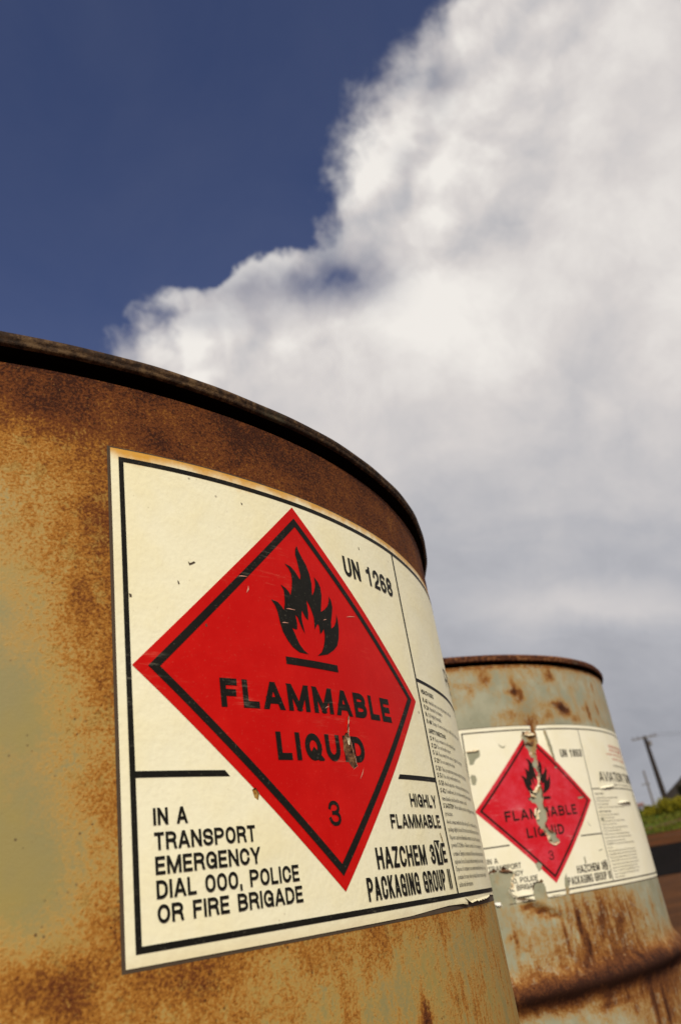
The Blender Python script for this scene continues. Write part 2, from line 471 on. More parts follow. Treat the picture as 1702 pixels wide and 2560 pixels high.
class Label:
    def __init__(s, sheet_mat, drum, zoff, affine=None, tears=(), lift=None):
        s.drum = drum; s.zoff = zoff; s.A = affine; s.tears = tears; s.lift = lift; s.root = None
    def bend(s, x, y, off):
        a = x / 1000 / R
        r = R + off / 1000
        if s.lift: r += s.lift(x, y)
        return (r * math.sin(a), -r * math.cos(a), y / 1000 + s.zoff)
    def put(s, name, bm, off, mat, parent=None, sl=True, raw=False, cut=True, vstep=None, zfn=None):
        if s.A and not raw:
            for v in bm.verts:
                x, y = v.co.x, v.co.y
                v.co.x, v.co.y = s.A[0] * x + s.A[1] * y + s.A[2], s.A[3] * x + s.A[4] * y + s.A[5]
        if cut and s.tears: cut_tears(bm, s.tears)
        if sl: slice_u(bm, 2.5, vstep)
        for v in bm.verts:
            z = v.co.z + (zfn(v.co.x, v.co.y) if zfn else 0)
            v.co = s.bend(v.co.x, v.co.y, off + z)
        bmesh.ops.recalc_face_normals(bm, faces=bm.faces[:])
        if bm.faces:
            bm.faces.ensure_lookup_table()
            # face outwards
            for f in bm.faces:
                c = f.calc_center_median()
                if f.normal.dot(Vector((c.x, c.y, 0))) < 0: f.normal_flip()
        return bm_obj(name, bm, mat, parent if parent else s.root)

# ---- stroke lettering: every glyph is a set of centre lines on a 1 x 1 box
def arc(cx_, cy_, rx, ry, a0, a1, n=10):
    return [(cx_ + rx * math.cos(math.radians(a0 + (a1 - a0) * i / n)), cy_ + ry * math.sin(math.radians(a0 + (a1 - a0) * i / n))) for i in range(n + 1)]

def glyph(c, q):
    O = arc(.5, 1 - q, .5, q, 0, 180) + arc(.5, q, .5, q, 180, 360) + [(1, 1 - q)]
    G = {
        'I': [[(.5, 0), (.5, 1)]], 'L': [[(0, 1), (0, 0), (1, 0)]], 'T': [[(0, 1), (1, 1)], [(.5, 0), (.5, 1)]],
        'E': [[(1, 1), (0, 1), (0, 0), (1, 0)], [(0, .51), (.9, .51)]], 'F': [[(1, 1), (0, 1), (0, 0)], [(0, .5), (.88, .5)]],
        'H': [[(0, 0), (0, 1)], [(1, 0), (1, 1)], [(0, .52), (1, .52)]],
        'N': [[(0, 0), (0, 1)], [(1, 0), (1, 1)], [(-.02, 1.08), (1.02, -.08)]],
        'M': [[(0, 0), (0, 1)], [(1, 0), (1, 1)], [(.0, 1.12), (.5, -.02)], [(.5, -.02), (1.0, 1.12)]],
        'A': [[(-.03, -.1), (.47, 1.06)], [(1.03, -.1), (.53, 1.06)], [(.14, .27), (.86, .27)]],
        'V': [[(-.03, 1.1), (.48, -.06)], [(1.03, 1.1), (.52, -.06)]],
        'Y': [[(-.03, 1.1), (.5, .40)], [(1.03, 1.1), (.5, .40)], [(.5, 0), (.5, .45)]],
        'K': [[(0, 0), (0, 1)], [(1.05, 1.08), (0, .36)], [(.32, .6), (1.05, -.08)]],
        'Z': [[(0, 1), (1, 1)], [(1, .97), (0, .03)], [(0, 0), (1, 0)]],
        'U': [[(0, 1), (0, q)] + arc(.5, q, .5, q, 180, 360) + [(1, 1)]],
        'O': [O], '0': [O], 'Q': [O, [(.55, .28), (1.06, -.10)]],
        'C': [[(1, .70)] + arc(.5, 1 - q, .5, q, 0, 180) + arc(.5, q, .5, q, 180, 360) + [(1, .30)]],
        'G': [[(1, .72)] + arc(.5, 1 - q, .5, q, 0, 180) + arc(.5, q, .5, q, 180, 360) + [(1, .46), (.55, .46)], [(1, 0), (1, .4)]],
        'D': [[(0, 0), (0, 1), (.4, 1)] + arc(.4, 1 - q, .6, q, 90, 0, 6) + arc(.4, q, .6, q, 0, -90, 6) + [(0, 0), (0, .1)]],
        'P': [[(0, 0), (0, 1), (.5, 1)] + arc(.5, .73, .5, .27, 90, -90) + [(0, .46)]],
        'R': [[(0, 0), (0, 1), (.5, 1)] + arc(.5, .745, .48, .255, 90, -90) + [(0, .49)], [(.5, .49), (.82, .42), (.93, .28), (.94, .1), (1.0, 0)]],
        'B': [[(0, 0), (0, 1), (.5, 1)] + arc(.5, .765, .44, .235, 90, -90) + [(0, .53)], [(.5, .53)] + arc(.5, .265, .5, .265, 90, -90) + [(0, 0)]],
        'S': [arc(.5, .75, .5, .25, -5, 180) + [(.02, .64), (.16, .56), (.84, .44), (.98, .36)] + arc(.5, .25, .5, .25, 0, -175)],
        '1': [[(.62, 0), (.62, 1)], [(.12, .76), (.45, .82), (.62, 1.0)]],
        '2': [[(0, .68)] + arc(.5, .73, .5, .27, 180, 0) + [(.95, .56), (.8, .42), (.2, .17), (.04, 0), (1, 0)]],
        '3': [arc(.5, .76, .46, .24, 175, -90) + [(.35, .52)], [(.5, .52)] + arc(.5, .26, .5, .26, 90, -175)],
        '6': [arc(.5, .28, .5, .28, 0, 360, 18), [(0, .29), (0, .70)] + arc(.5, .74, .5, .26, 180, 35)],
        '8': [arc(.5, .76, .46, .24, 0, 360, 18), arc(.5, .26, .5, .26, 0, 360, 18)],
        ',': [[(.5, .06), (.35, -.16)]],
    }
    return G[c]

WID = dict(I=0, E=.86, F=.82, L=.82, T=.9, M=1.28, A=1.08, V=1.08, Y=1.05, Z=.92, Q=1.05, O=1.05, C=1.02, G=1.05, D=1.0, N=1.02)
def stroke_quads(line, t):
    P = [np.array(p, float) for p in line]
    n = len(P)
    ds = []
    for i in range(n - 1):
        d = P[i + 1] - P[i]; L_ = np.hypot(*d); ds.append(d / L_ if L_ > 1e-6 else (ds[-1] if ds else np.array([1., 0.])))
    P[0] = P[0] - ds[0] * t / 2; P[-1] = P[-1] + ds[-1] * t / 2
    left, right = [], []
    for i in range(n):
        if i == 0: nn = np.array([-ds[0][1], ds[0][0]]); sc_ = 1
        elif i == n - 1: nn = np.array([-ds[-1][1], ds[-1][0]]); sc_ = 1
        else:
            a = np.array([-ds[i - 1][1], ds[i - 1][0]]); b = np.array([-ds[i][1], ds[i][0]])
            nn = a + b; L_ = np.hypot(*nn)
            if L_ < 0.3: nn = a; sc_ = 1
            else: nn = nn / L_; sc_ = min(1 / max(nn @ a, .35), 1.6)
        left.append(P[i] + nn * sc_ * t / 2); right.append(P[i] - nn * sc_ * t / 2)
    return [(left[i], right[i], right[i + 1], left[i + 1]) for i in range(n - 1)]

def lettering(text, u0, u1, v0, v1, t, space=.55, gap=.0):
    """mesh (mm) of text set between u0..u1, v0..v1 with stems t wide"""
    h = v1 - v0
    g = gap if gap else t * 0.62
    tot_w, fix = 0.0, 0.0
    for i, c in enumerate(text):
        if c == ' ': tot_w += space; fix += 0
        elif c in 'I,': fix += t
        else: tot_w += WID.get(c, 1.0)
        if i < len(text) - 1: fix += g
    kk = (u1 - u0 - fix) / max(tot_w, 1e-6)
    bm = bmesh.new(); x = u0; lay = 0
    for c in text:
        if c == ' ': x += space * kk + g; continue
        wd = t if c in 'I,' else WID.get(c, 1.0) * kk
        q = min(.5, .60 * max(wd - t, .1) / (h - t))
        sub = bmesh.new()
        for line in glyph(c, q):
            pts_ = [(x + t / 2 + px * (wd - t), v0 + t / 2 + py * (h - t)) for px, py in line]
            lay += 1
            for quad in stroke_quads(pts_, t):
                vs = [sub.verts.new((p[0], p[1], 0.002 * (lay % 4))) for p in quad]
                try: sub.faces.new(vs)
                except ValueError: pass
        if c != ',':
            for co, no in (((0, v0, 0), (0, -1, 0)), ((0, v1, 0), (0, 1, 0))):
                bmesh.ops.bisect_plane(sub, geom=sub.faces[:] + sub.edges[:] + sub.verts[:], dist=1e-5, plane_co=co, plane_no=no, clear_outer=True)
        me = bpy.data.meshes.new('tmp'); sub.to_mesh(me); sub.free(); bm.from_mesh(me); bpy.data.meshes.remove(me)
        x += wd + g
    return bm

def font_bm(text, u0, vtop, cap, xs=1.0, bold=0.0, width=None):
    """small print from Blender's built-in font: cap height and positions in mm"""
    cu = bpy.data.curves.new('txt', 'FONT'); cu.body = text; cu.size = 1.0; cu.offset = bold; cu.resolution_u = 1
    ob = bpy.data.objects.new('txt', cu)
    me = bpy.data.meshes.new_from_object(ob)
    bm = bmesh.new(); bm.from_mesh(me)
    bpy.data.objects.remove(ob); bpy.data.curves.remove(cu); bpy.data.meshes.remove(me)
    s_ = cap / 0.72
    if width and bm.verts:
        xw = max(v.co.x for v in bm.verts); xs = width / (xw * s_)
    for v in bm.verts:
        v.co = (u0 + v.co.x * s_ * xs, vtop - cap + v.co.y * s_, 0)
    return bm

FLAME = [(115.7, 78.6), (111.4, 78.8), (108.6, 80.3), (106.6, 82.5), (104.9, 85.3), (104.1, 88.4), (103.6, 91.9), (102.8, 94.1), (101.3, 96.0), (104.2, 95.5), (105.8, 94.2), (106.7, 93.0), (107.4, 95.5), (107.7, 98.5), (107.7, 100.4), (106.6, 102.2), (108.8, 101.3), (110.2, 100.1), (110.7, 99.0), (111.7, 101.6), (112.4, 104.7), (112.4, 107.5), (111.4, 109.3), (109.8, 110.7), (112.5, 110.2), (114.6, 108.7), (115.9, 106.9), (116.7, 105.9), (117.2, 107.7), (116.8, 110.2), (116.4, 113.2), (115.9, 115.4), (116.3, 117.6), (117.4, 119.3), (118.0, 117.2), (119.4, 114.9), (121.1, 112.4), (122.2, 109.2), (122.6, 105.7), (122.0, 101.0), (123.4, 102.8), (124.4, 105.1), (124.6, 106.9), (124.5, 108.6), (126.4, 107.0), (127.3, 105.1), (127.3, 102.0), (126.4, 98.8), (125.5, 95.4), (127.9, 96.8), (129.8, 98.4), (131.0, 100.5), (131.4, 102.5), (132.4, 101.0), (132.6, 98.5), (131.5, 95.2), (130.4, 92.5), (130.0, 89.9), (131.8, 91.0), (133.3, 93.0), (133.8, 94.6), (134.3, 96.2), (134.6, 93.7), (134.4, 90.4), (133.4, 86.8), (131.8, 83.8), (129.3, 81.8), (125.6, 79.8), (120.2, 78.6), (122.5, 80.1), (124.0, 82.2), (125.0, 84.5), (125.6, 86.8), (125.5, 89.0), (124.5, 87.8), (123.2, 86.8), (123.2, 88.4), (123.2, 89.8), (122.7, 90.5), (121.7, 89.4), (120.6, 88.0), (120.9, 90.4), (121.0, 92.7), (120.4, 95.0), (119.5, 97.1), (118.5, 98.5), (118.5, 96.2), (118.5, 93.7), (117.9, 91.0), (116.6, 92.0), (116.0, 93.1), (115.4, 94.3), (114.8, 92.1), (114.8, 90.0), (115.1, 88.1), (115.4, 85.7), (114.3, 87.5), (113.4, 89.5), (112.8, 91.3), (111.8, 92.1), (112.0, 90.8), (112.2, 88.9), (111.8, 86.9), (110.7, 86.8), (109.5, 87.1), (110.4, 85.3), (111.3, 83.1), (112.2, 81.4), (113.8, 79.7)]

SMALL = [
    (76.8, 'HEALTH RISKS', ''), (73.2, 'R 65', 'Harmful: may cause lung damage if swallowed.'), (70.4, 'R 20', 'Harmful by inhalation.'),
    (67.4, 'R 11', 'Highly flammable.'), (64.5, 'R 48', 'Danger of serious damage to health by prolonged exposure.'), (60.6, 'SAFETY DIRECTIONS', ''),
    (57.7, 'S 9', 'Keep container in well ventilated place.'), (54.9, 'S 23', 'Do not breathe vapour.'), (52.1, 'S 16', 'Keep away from sources of ignition. No smoking.'),
    (49.2, 'S 29', 'Do not empty into drains.'), (46.1, 'S 33', 'Take precautionary measures against static discharges.'),
    (43.4, 'S 51', 'Use only in well ventilated areas.'), (40.5, 'S 53', 'Avoid exposure - obtain special instructions before use.'),
    (37.6, 'S 62', 'If swallowed, do not induce vomiting: seek medical advice'), (34.6, '', 'immediately and show this container or label.'),
    (31.9, 'S 36/37/39', 'Wear suitable protective clothing, gloves and eye/face'), (29.0, '', 'protection.'),
    (26.0, '', 'Avoid contact with the skin and eyes. Do not inhale vapour. Keep'), (23.3, '', 'package tightly closed. If stored near heat the vapour can be formed.'),
    (20.4, '', 'Vapours can form flammable mixtures. In case of fire use foam, dry'), (17.6, '', 'powder/CO2/Halon - Never use water. Do not reseal any empty'),
    (14.6, '', 'container. Emptied container still may contain vapour and burn with'), (11.8, '', 'explosive force if heated without venting. Keep out of drains.'),
    (9.2, '', 'Dispose of container in an environmentally safe way. Do not use'), (6.4, '', 'container for any other product. Remove the label only after'), (3.8, '', 'additional information.')]

def rect(a, b, c, d): return [(a, c), (b, c), (b, d), (a, d)]
def diamond_ring(cx_, cy_, ax, ay, bx, by):
    o_ = [(cx_, cy_ + ay), (cx_ + ax, cy_), (cx_, cy_ - ay), (cx_ - ax, cy_)]
    i_ = [(cx_, cy_ + by), (cx_ + bx, cy_), (cx_, cy_ - by), (cx_ - bx, cy_)]
    return [[o_[j], o_[(j + 1) % 4], i_[(j + 1) % 4], i_[j]] for j in range(4)]

dent2_lift = lambda x, y: float(dent2(np.array(x), np.array(y)))
def make_label(L, kind, sheet_mat, red, black, small, edge_poly, thick=1.0):
    UR = 394.0                                                   # right end of the label
    sheet = new_piece([edge_poly])
    L.root = None
    s_ = L.put('warning_label', sheet, 0.30, sheet_mat, L.drum, vstep=5.0)
    L.root = s_
    gl = new_piece([rect(44.7, UR + .8, -5.1, 141.1)]); lf = L.lift; L.lift = dent2_lift if kind == 2 else None; L.put('glue_edge', gl, 0.08, M_glue, vstep=5.0); L.lift = lf
    # border and rules
    if kind == 1:
        bars = [rect(48.2, UR - 3, 135.9, 137.55), rect(48.2, 49.8, .1, 135.9), rect(48.2, UR - 3, -1.45, .1), rect(UR - 4.6, UR - 3, .1, 135.9)]
        rules = [rect(190.1, 191.5, .1, 135.9), rect(191.5, UR - 4.6, 79.3, 80.7), [(49.8, 39.5), (78.4, 39.1), (76.9, 40.8), (49.8, 41.2)], [(157.2, 39.0), (190.1, 39.3), (190.1, 41.0), (158.9, 40.6)]]
    else:
        bars = [rect(48.2, UR - 3, 136.3, 137.4), rect(48.2, 49.4, -.2, 136.3), rect(48.2, UR - 3, -1.3, -.2), rect(UR - 4.6, UR - 3, -.2, 136.3)]
        rules = [rect(190.2, 191.1, -.2, 136.3), rect(191.1, UR - 4.6, 79.6, 80.5), rect(49.4, 77.5, 39.7, 40.7), rect(158, 190.2, 39.7, 40.7)]
    L.put('border_line', new_piece(bars), 0.42, black, vstep=5.0)
    for q in rules: L.put('ruled_line', new_piece([q]), 0.42, black, vstep=5.0)
    cx_, cy_ = 117.75, 70.1
    d = L.put('red_diamond', new_piece([[(cx_, cy_ + 64.9), (cx_ + 67.7, cy_), (cx_, cy_ - 64.6), (cx_ - 67.7, cy_)]]), 0.42, red, vstep=5.0)
    if kind == 1: ring = diamond_ring(cx_, cy_, 63.0, 60.3, 59.4, 56.9)
    else: ring = diamond_ring(cx_, cy_, 63.2, 60.5, 60.6, 58.0)
    L.put('diamond_outline', new_piece(ring), 0.54, black, vstep=5.0)
    L.put('flame_symbol', new_piece([FLAME]), 0.54, black, vstep=5.0)
    L.put('flame_base_bar', new_piece([[(104.8, 74.2), (130.1, 73.9), (130.1, 76.4), (104.8, 76.7)]]), 0.54, black)
    def T(text, u0, u1, v0, v1, t, off=0.54, mat=None, **kw):
        return L.put('lettering', lettering(text, u0, u1, v0, v1, t, **kw), off, mat or black, sl=False)
    tk = thick
    T('FLAMMABLE', 77.5, 160.0, 58.9, 67.6, 2.1 * tk, gap=1.85)
    T('LIQUID', 96.4, 138.2, 43.6, 52.1, 2.1 * tk, gap=1.9)
    T('3', 114.9, 120.4, 24.0, 31.5, 1.15 * tk)
    if kind == 1:
        T('UN 1268', 144.3, 183.2, 113.9, 122.1, 1.45)
        T('HIGHLY', 163.2, 186.3, 29.7, 34.2, .80, gap=.75)
        T('FLAMMABLE', 147.1, 186.3, 22.6, 27.1, .85, gap=.62)
        T('HAZCHEM 3', 135.1, 175.5, 10.6, 17.0, 1.15, gap=.75)
        L.put('letter_block', new_piece([rect(176.5, 181.6, 10.1, 18.3)]), 0.50, black)
        T('Y', 176.9, 181.2, 10.9, 17.6, .80, off=0.64, mat=sheet_mat)
        T('E', 182.3, 186.2, 10.8, 17.3, 1.15)
        T('PACKAGING GROUP II', 127.9, 186.2, 1.9, 8.5, 1.05, gap=.65)
    else:
        T('UN 1863', 155.0, 189.0 - 1.5, 110.0, 117.3, 1.25)
        T('HAZCHEM 3', 144.0, 181.5, 10.2, 16.5, 1.0)
        L.put('letter_block', new_piece([rect(182.2, 187.3, 9.6, 17.4)]), 0.50, black)
        T('Z', 183.0, 186.5, 10.6, 16.6, .65, off=0.64, mat=sheet_mat)
        T('PACKAGING GROUP III', 131.0, 189.0, 1.9, 8.4, .85, gap=.6)
    for txt, u1, v0, v1 in (('IN A', 63.9, 27.45, 31.65), ('TRANSPORT', 85.1, 21.4, 25.65), ('EMERGENCY', 86.1, 15.6, 19.85), ('DIAL 000, POLICE', 99.4, 10.0, 14.25), ('OR FIRE BRIGADE', 99.9, 4.5, 8.7)):
        T(txt, 54.1, u1, v0, v1, .76 if kind == 1 else .66)
    # small print on the right-hand panel
    for i, (vt, code, body) in enumerate(SMALL):
        x = 194.1
        if kind == 2: vt -= 0.6
        if code:
            wd = 16.6 if code == 'HEALTH RISKS' else 23.6 if code == 'SAFETY DIRECTIONS' else 13.0 if '/' in code else (5.9 if len(code) == 4 else 4.6)
            L.put('small_print', font_bm(code, x, vt, 1.85, bold=0.018, width=wd), 0.42, small if kind == 2 else M_black, sl=False)
            x += wd + 1.1
        if body:
            L.put('small_print', font_bm(body, x, vt, 1.8, xs=0.86), 0.42, small, sl=False)
    if kind == 1:
        T('PETROL', 249.0, 322.0, 87.5, 97.0, 1.0)
        for q in ([(69.9, 104.4), (70.6, 103.9), (72.0, 104.7), (72.6, 104.4), (71.0, 103.5), (70.3, 103.2)], [(65.7, 97.4), (66.2, 97.2), (66.4, 96.2), (65.9, 96.4)], [(49.9, 91.5), (50.7, 91.3), (50.8, 90.5), (50.1, 90.4)], [(92.9, 130.5), (93.5, 130.2), (93.6, 129.7), (93.1, 129.8)], [(158.0, 129.6), (158.6, 129.5), (158.8, 128.4), (158.3, 128.5)], [(74.2, 84), (74.7, 84.4), (74.9, 83.4), (74.4, 83.2)], [(147.5, 99.9), (148.1, 99.8), (148.3, 98.9), (147.8, 98.9)]):
            L.put('scuff_mark', new_piece([q]), 0.45, M_glue, sl=False)
        for (x, y, l_, a_) in ((88, 102, 4, .12), (107.5, 93.6, 4.5, .03), (104.9, 88.2, 3, .1), (140, 96, 6, .2), (126, 92.3, 2, .3), (91, 96.5, 3, 1.2), (133, 38, 5, .9), (120, 60.5, 2.5, .4)):
            c_, s2 = math.cos(a_), math.sin(a_)
            L.put('scratch', new_piece([[(x, y), (x + l_ * c_, y + l_ * s2), (x + l_ * c_, y + l_ * s2 + .10), (x + .4 * l_, y + .4 * l_ * s2 + .34)]]), 0.58, M_scratch, sl=True)
    else:
        T('AVIATION TURBINE FUEL', 209.5, 376.0, 86.5, 95.8, 1.5, gap=1.2)
        for j, (a, b_, v_, c_) in enumerate(((252, 320, 124.0, 3.0), (252, 320, 119.8, 3.0), (240, 330, 115.0, 2.0), (254, 318, 110.5, 2.2))):
            L.put('red_print', font_bm(('SMOKING AND NAKED LIGHTS', 'PROHIBITED', 'DANGER - KEEP AWAY FROM HEAT AND FLAME', 'HIGHLY FLAMMABLE')[j], a, v_, c_, width=b_ - a, bold=.01), 0.42, M_pale_red, sl=False)
        L.put('small_print', font_bm('CONTAINS HYDROCARBONS, LIQUID', 250, 103.5, 2.0, width=70), 0.42, small, sl=False)
        L.put('small_print', font_bm('KEEP OUT OF REACH OF CHILDREN', 238, 84.5, 2.0, width=84), 0.42, small, sl=False)

def curl_strip(L, path, wdt, height, mat, name='torn_flap', side=1.0, off=0.3, raw=True):
    """a strip of label paper that stands up from a torn edge"""
    bm = bmesh.new(); rows = []
    n = len(path)
    for i, (x, y) in enumerate(path):
        x0, y0 = path[max(i - 1, 0)]; x1, y1 = path[min(i + 1, n - 1)]
        dx, dy = x1 - x0, y1 - y0; l_ = math.hypot(dx, dy) or 1
        nx, ny = -dy / l_ * side, dx / l_ * side
        env = math.sin(math.pi * (i + .4) / (n - .2)) ** .6
        row = []
        for j in range(5):
            s_ = j / 4 * wdt * env * (1 + 0.25 * math.sin(i * 2.1))
            row.append(bm.verts.new((x + nx * s_, y + ny * s_, height * env * (j / 4) ** 1.7 * (1 + 0.3 * math.sin(i * 1.7)))))
        rows.append(row)
    for i in range(n - 1):
        for j in range(4): bm.faces.new((rows[i][j], rows[i + 1][j], rows[i + 1][j + 1], rows[i][j + 1]))
    return L.put(name, bm, off, mat, sl=False, raw=raw, cut=False)

def densify(path, step=2.0, amp=0.2):
    out = []
    for i in range(len(path) - 1):
        a, b_ = np.array(path[i], float), np.array(path[i + 1], float)
        m = max(1, int(np.hypot(*(b_ - a)) / step))
        for j in range(m): out.append(tuple(a + (b_ - a) * j / m + rng.normal(0, amp, 2)))
    out.append(tuple(path[-1]))
    return [(float(x), float(y)) for x, y in out]

# ---------------- near drum
drum1 = empty('oil_drum', (0, 0, 0))
tag(drum1, 'large rusty olive drum in the foreground with a bright red diamond on its label', 'oil drum', 'rusty fuel drums standing in a row')

def rust1(U, V):
    us = [-60, 12, 22, 33, 44, 100, 200, 300]
    vs = [176, 160, 150, 140, 125, 105, 80, 50, 20, 5, -5, -15, -30, -60, -90, -103, -120, -180]
    T = [[.95] * 8,
         [.82, .80, .84, .86, .86, .90, .88, .84],
         [.66, .66, .74, .84, .82, .86, .86, .82],
         [.46, .48, .52, .66, .72, .82, .80, .78],
         [.36, .40, .46, .56, .70, .7, .7, .7],
         [.20, .24, .36, .50, .68, .6, .6, .6],
         [.10, .12, .22, .42, .64, .5, .5, .5],
         [.08, .10, .14, .34, .50, .5, .5, .5],
         [.10, .12, .12, .22, .42, .4, .4, .4],
         [.20, .24, .28, .34, .58, .5, .42, .4],
         [.42, .46, .44, .50, .56, .48, .38, .36],
         [.48, .50, .46, .50, .46, .36, .30, .28],
         [.50, .50, .48, .46, .40, .36, .32, .30],
         [.46, .46, .44, .42, .36, .30, .28, .28],
         [.60] * 8, [.90] * 8, [.60] * 8, [.30] * 8]
    r = grid_interp(us, vs, T, U, V)
    far = (U < -60) | (U > 300)
    r = np.where(far, np.clip(r + 0.08 * np.sin(U / 70.0), 0, 1), r)
    for (x, y, rx, ry, a) in ((27, 152, 6, 5, .16), (100, 158, 14, 5, .10), (60, 146, 8, 4, .10), (36, 88, 3, 12, .14), (30, 108, 3, 5, .12), (150, -34, 2.5, 7, .55), (171, -16, .8, 10, .45), (130, -8, 7, 6, .18), (100, -12, 6, 5, .2), (62, -8, 10, 4, .15), (205, -9, 14, 5, .22), (24, -3, 7, 5, .25), (33, -8, 5, 6, .25)):
        r = r + a * np.exp(-((U - x) / rx) ** 2 - ((V - y) / ry) ** 2)
    s_ = np.clip((0 - V) / 20, 0, 1) * 0.9 * np.clip((U - 60) / 60, 0.25, 1) + 0.08
    s_ = np.where(V < -100, 0.6, s_)
    return r, s_
dent1 = lambda U, V: 0.00003 * np.sin(U / 37.0 + V / 60.0)
make_body(drum1, M_near, GZ, rust1, dent1, (GZ - 0.103, 0.298), 1)
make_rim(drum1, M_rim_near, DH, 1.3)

tear1 = [ragged(p, 1.0, .12) for p in (
    [(129.6, 53.4), (127.3, 51.4), (126.8, 47.2), (127.8, 44.0), (131.0, 41.4), (133.1, 42.4), (132.5, 46.0), (131.6, 50.0), (131.0, 52.6)],
    [(131.8, 58.6), (132.6, 59.3), (131.6, 55.0), (130.8, 52.6), (130.2, 53.5)],
    [(183.5, 25.6), (184.3, 26.2), (184.9, 24.6), (184.3, 22.8), (183.4, 23.6)],
    [(184.2, 20.6), (184.9, 21.2), (185.6, 19.0), (186.0, 17.3), (185.1, 17.6)],
    [(85.6, 35.2), (86.8, 35.8), (88.0, 34.0), (87.4, 32.2), (86.2, 33.0)])]
lift1 = lambda x, y: 0.00008 * math.sin(x / 9.0) * math.sin(y / 11.0 + 1.0) + 0.0006 * math.exp(-((x - 196) / 6) ** 2 - ((y + 3.5) / 2.2) ** 2)
L1 = Label(M_paper, drum1, GZ, None, tear1, lift1)
edge1 = [(45.69, 140.5), (45.69, -4.2), (90, -4.25), (150, -4.2), (167, -3.6), (180, -3.3), (193, -3.6), (199, -4.2), (199.4, -3.2), (197.3, -1.75), (201.5, -3.0), (206, -3.3), (210, -2.7), (216, -2.9), (225, -2.5), (244, -2.4), (270, -3.0), (330, -4.0), (394, -4.2), (394, 140.5), (250, 140.5), (150, 140.5)]
make_label(L1, 1, M_paper, M_red, M_black, M_small, edge1)
L1.put('bared_metal', new_piece([[(129.4, 53.8), (126.9, 51.4), (126.4, 47.2), (127.5, 43.8), (131.0, 41.1), (133.5, 42.2), (132.9, 46.0), (132.0, 50.0), (131.2, 53.0)]]), 0.14, M_tearrust, cut=False)
curl_strip(L1, densify([(130.1, 52.0), (130.8, 54.0), (131.6, 56.8), (132.4, 59.2)], .8, .06), 1.0, 0.9, M_flap)
curl_strip(L1, densify([(127.8, 51.6), (128.2, 49.8), (128.6, 48.4), (129.4, 47.0), (130.4, 44.2), (131.4, 42.4)], .8, .08), 0.9, 1.1, M_tearrust, side=1.0)
curl_strip(L1, densify([(128.6, 51.6), (129.2, 50.2), (129.4, 49.0)], .6, .06), 0.6, 1.3, M_flap)
curl_strip(L1, densify([(184.2, 22.9), (184.6, 24.2), (184.3, 25.9)], .6, .05), 0.6, 0.5, M_flap)
curl_strip(L1, densify([(185.5, 17.6), (185.3, 19.2), (184.6, 21.0)], .6, .05), 0.7, 0.5, M_flap)
curl_strip(L1, densify([(197.2, -1.9), (201.5, -3.0), (206, -3.3), (210, -2.7), (216, -2.9), (225, -2.5), (244, -2.4)], 1.5, .05), 0.9, 0.9, M_paper, side=-1.0)

# ---------------- far drum
Z2 = 0.67293
tx2, ty2 = -0.00707, -0.01598
zz = Vector((tx2, ty2, 1)).normalized(); xx = Vector((0, 1, 0)).cross(zz).normalized(); yy = zz.cross(xx)
drum2 = empty('oil_drum', (0, 0, 0))
o2 = Vector((0.48995, 0.39801, GZ)) - zz * Z2
drum2.matrix_world = Matrix(((xx.x, yy.x, zz.x, o2.x), (xx.y, yy.y, zz.y, o2.y), (xx.z, yy.z, zz.z, o2.z), (0, 0, 0, 1)))
tag(drum2, 'pale green drum behind at the right with a badly torn label and rusty hoop', 'oil drum', 'rusty fuel drums standing in a row')

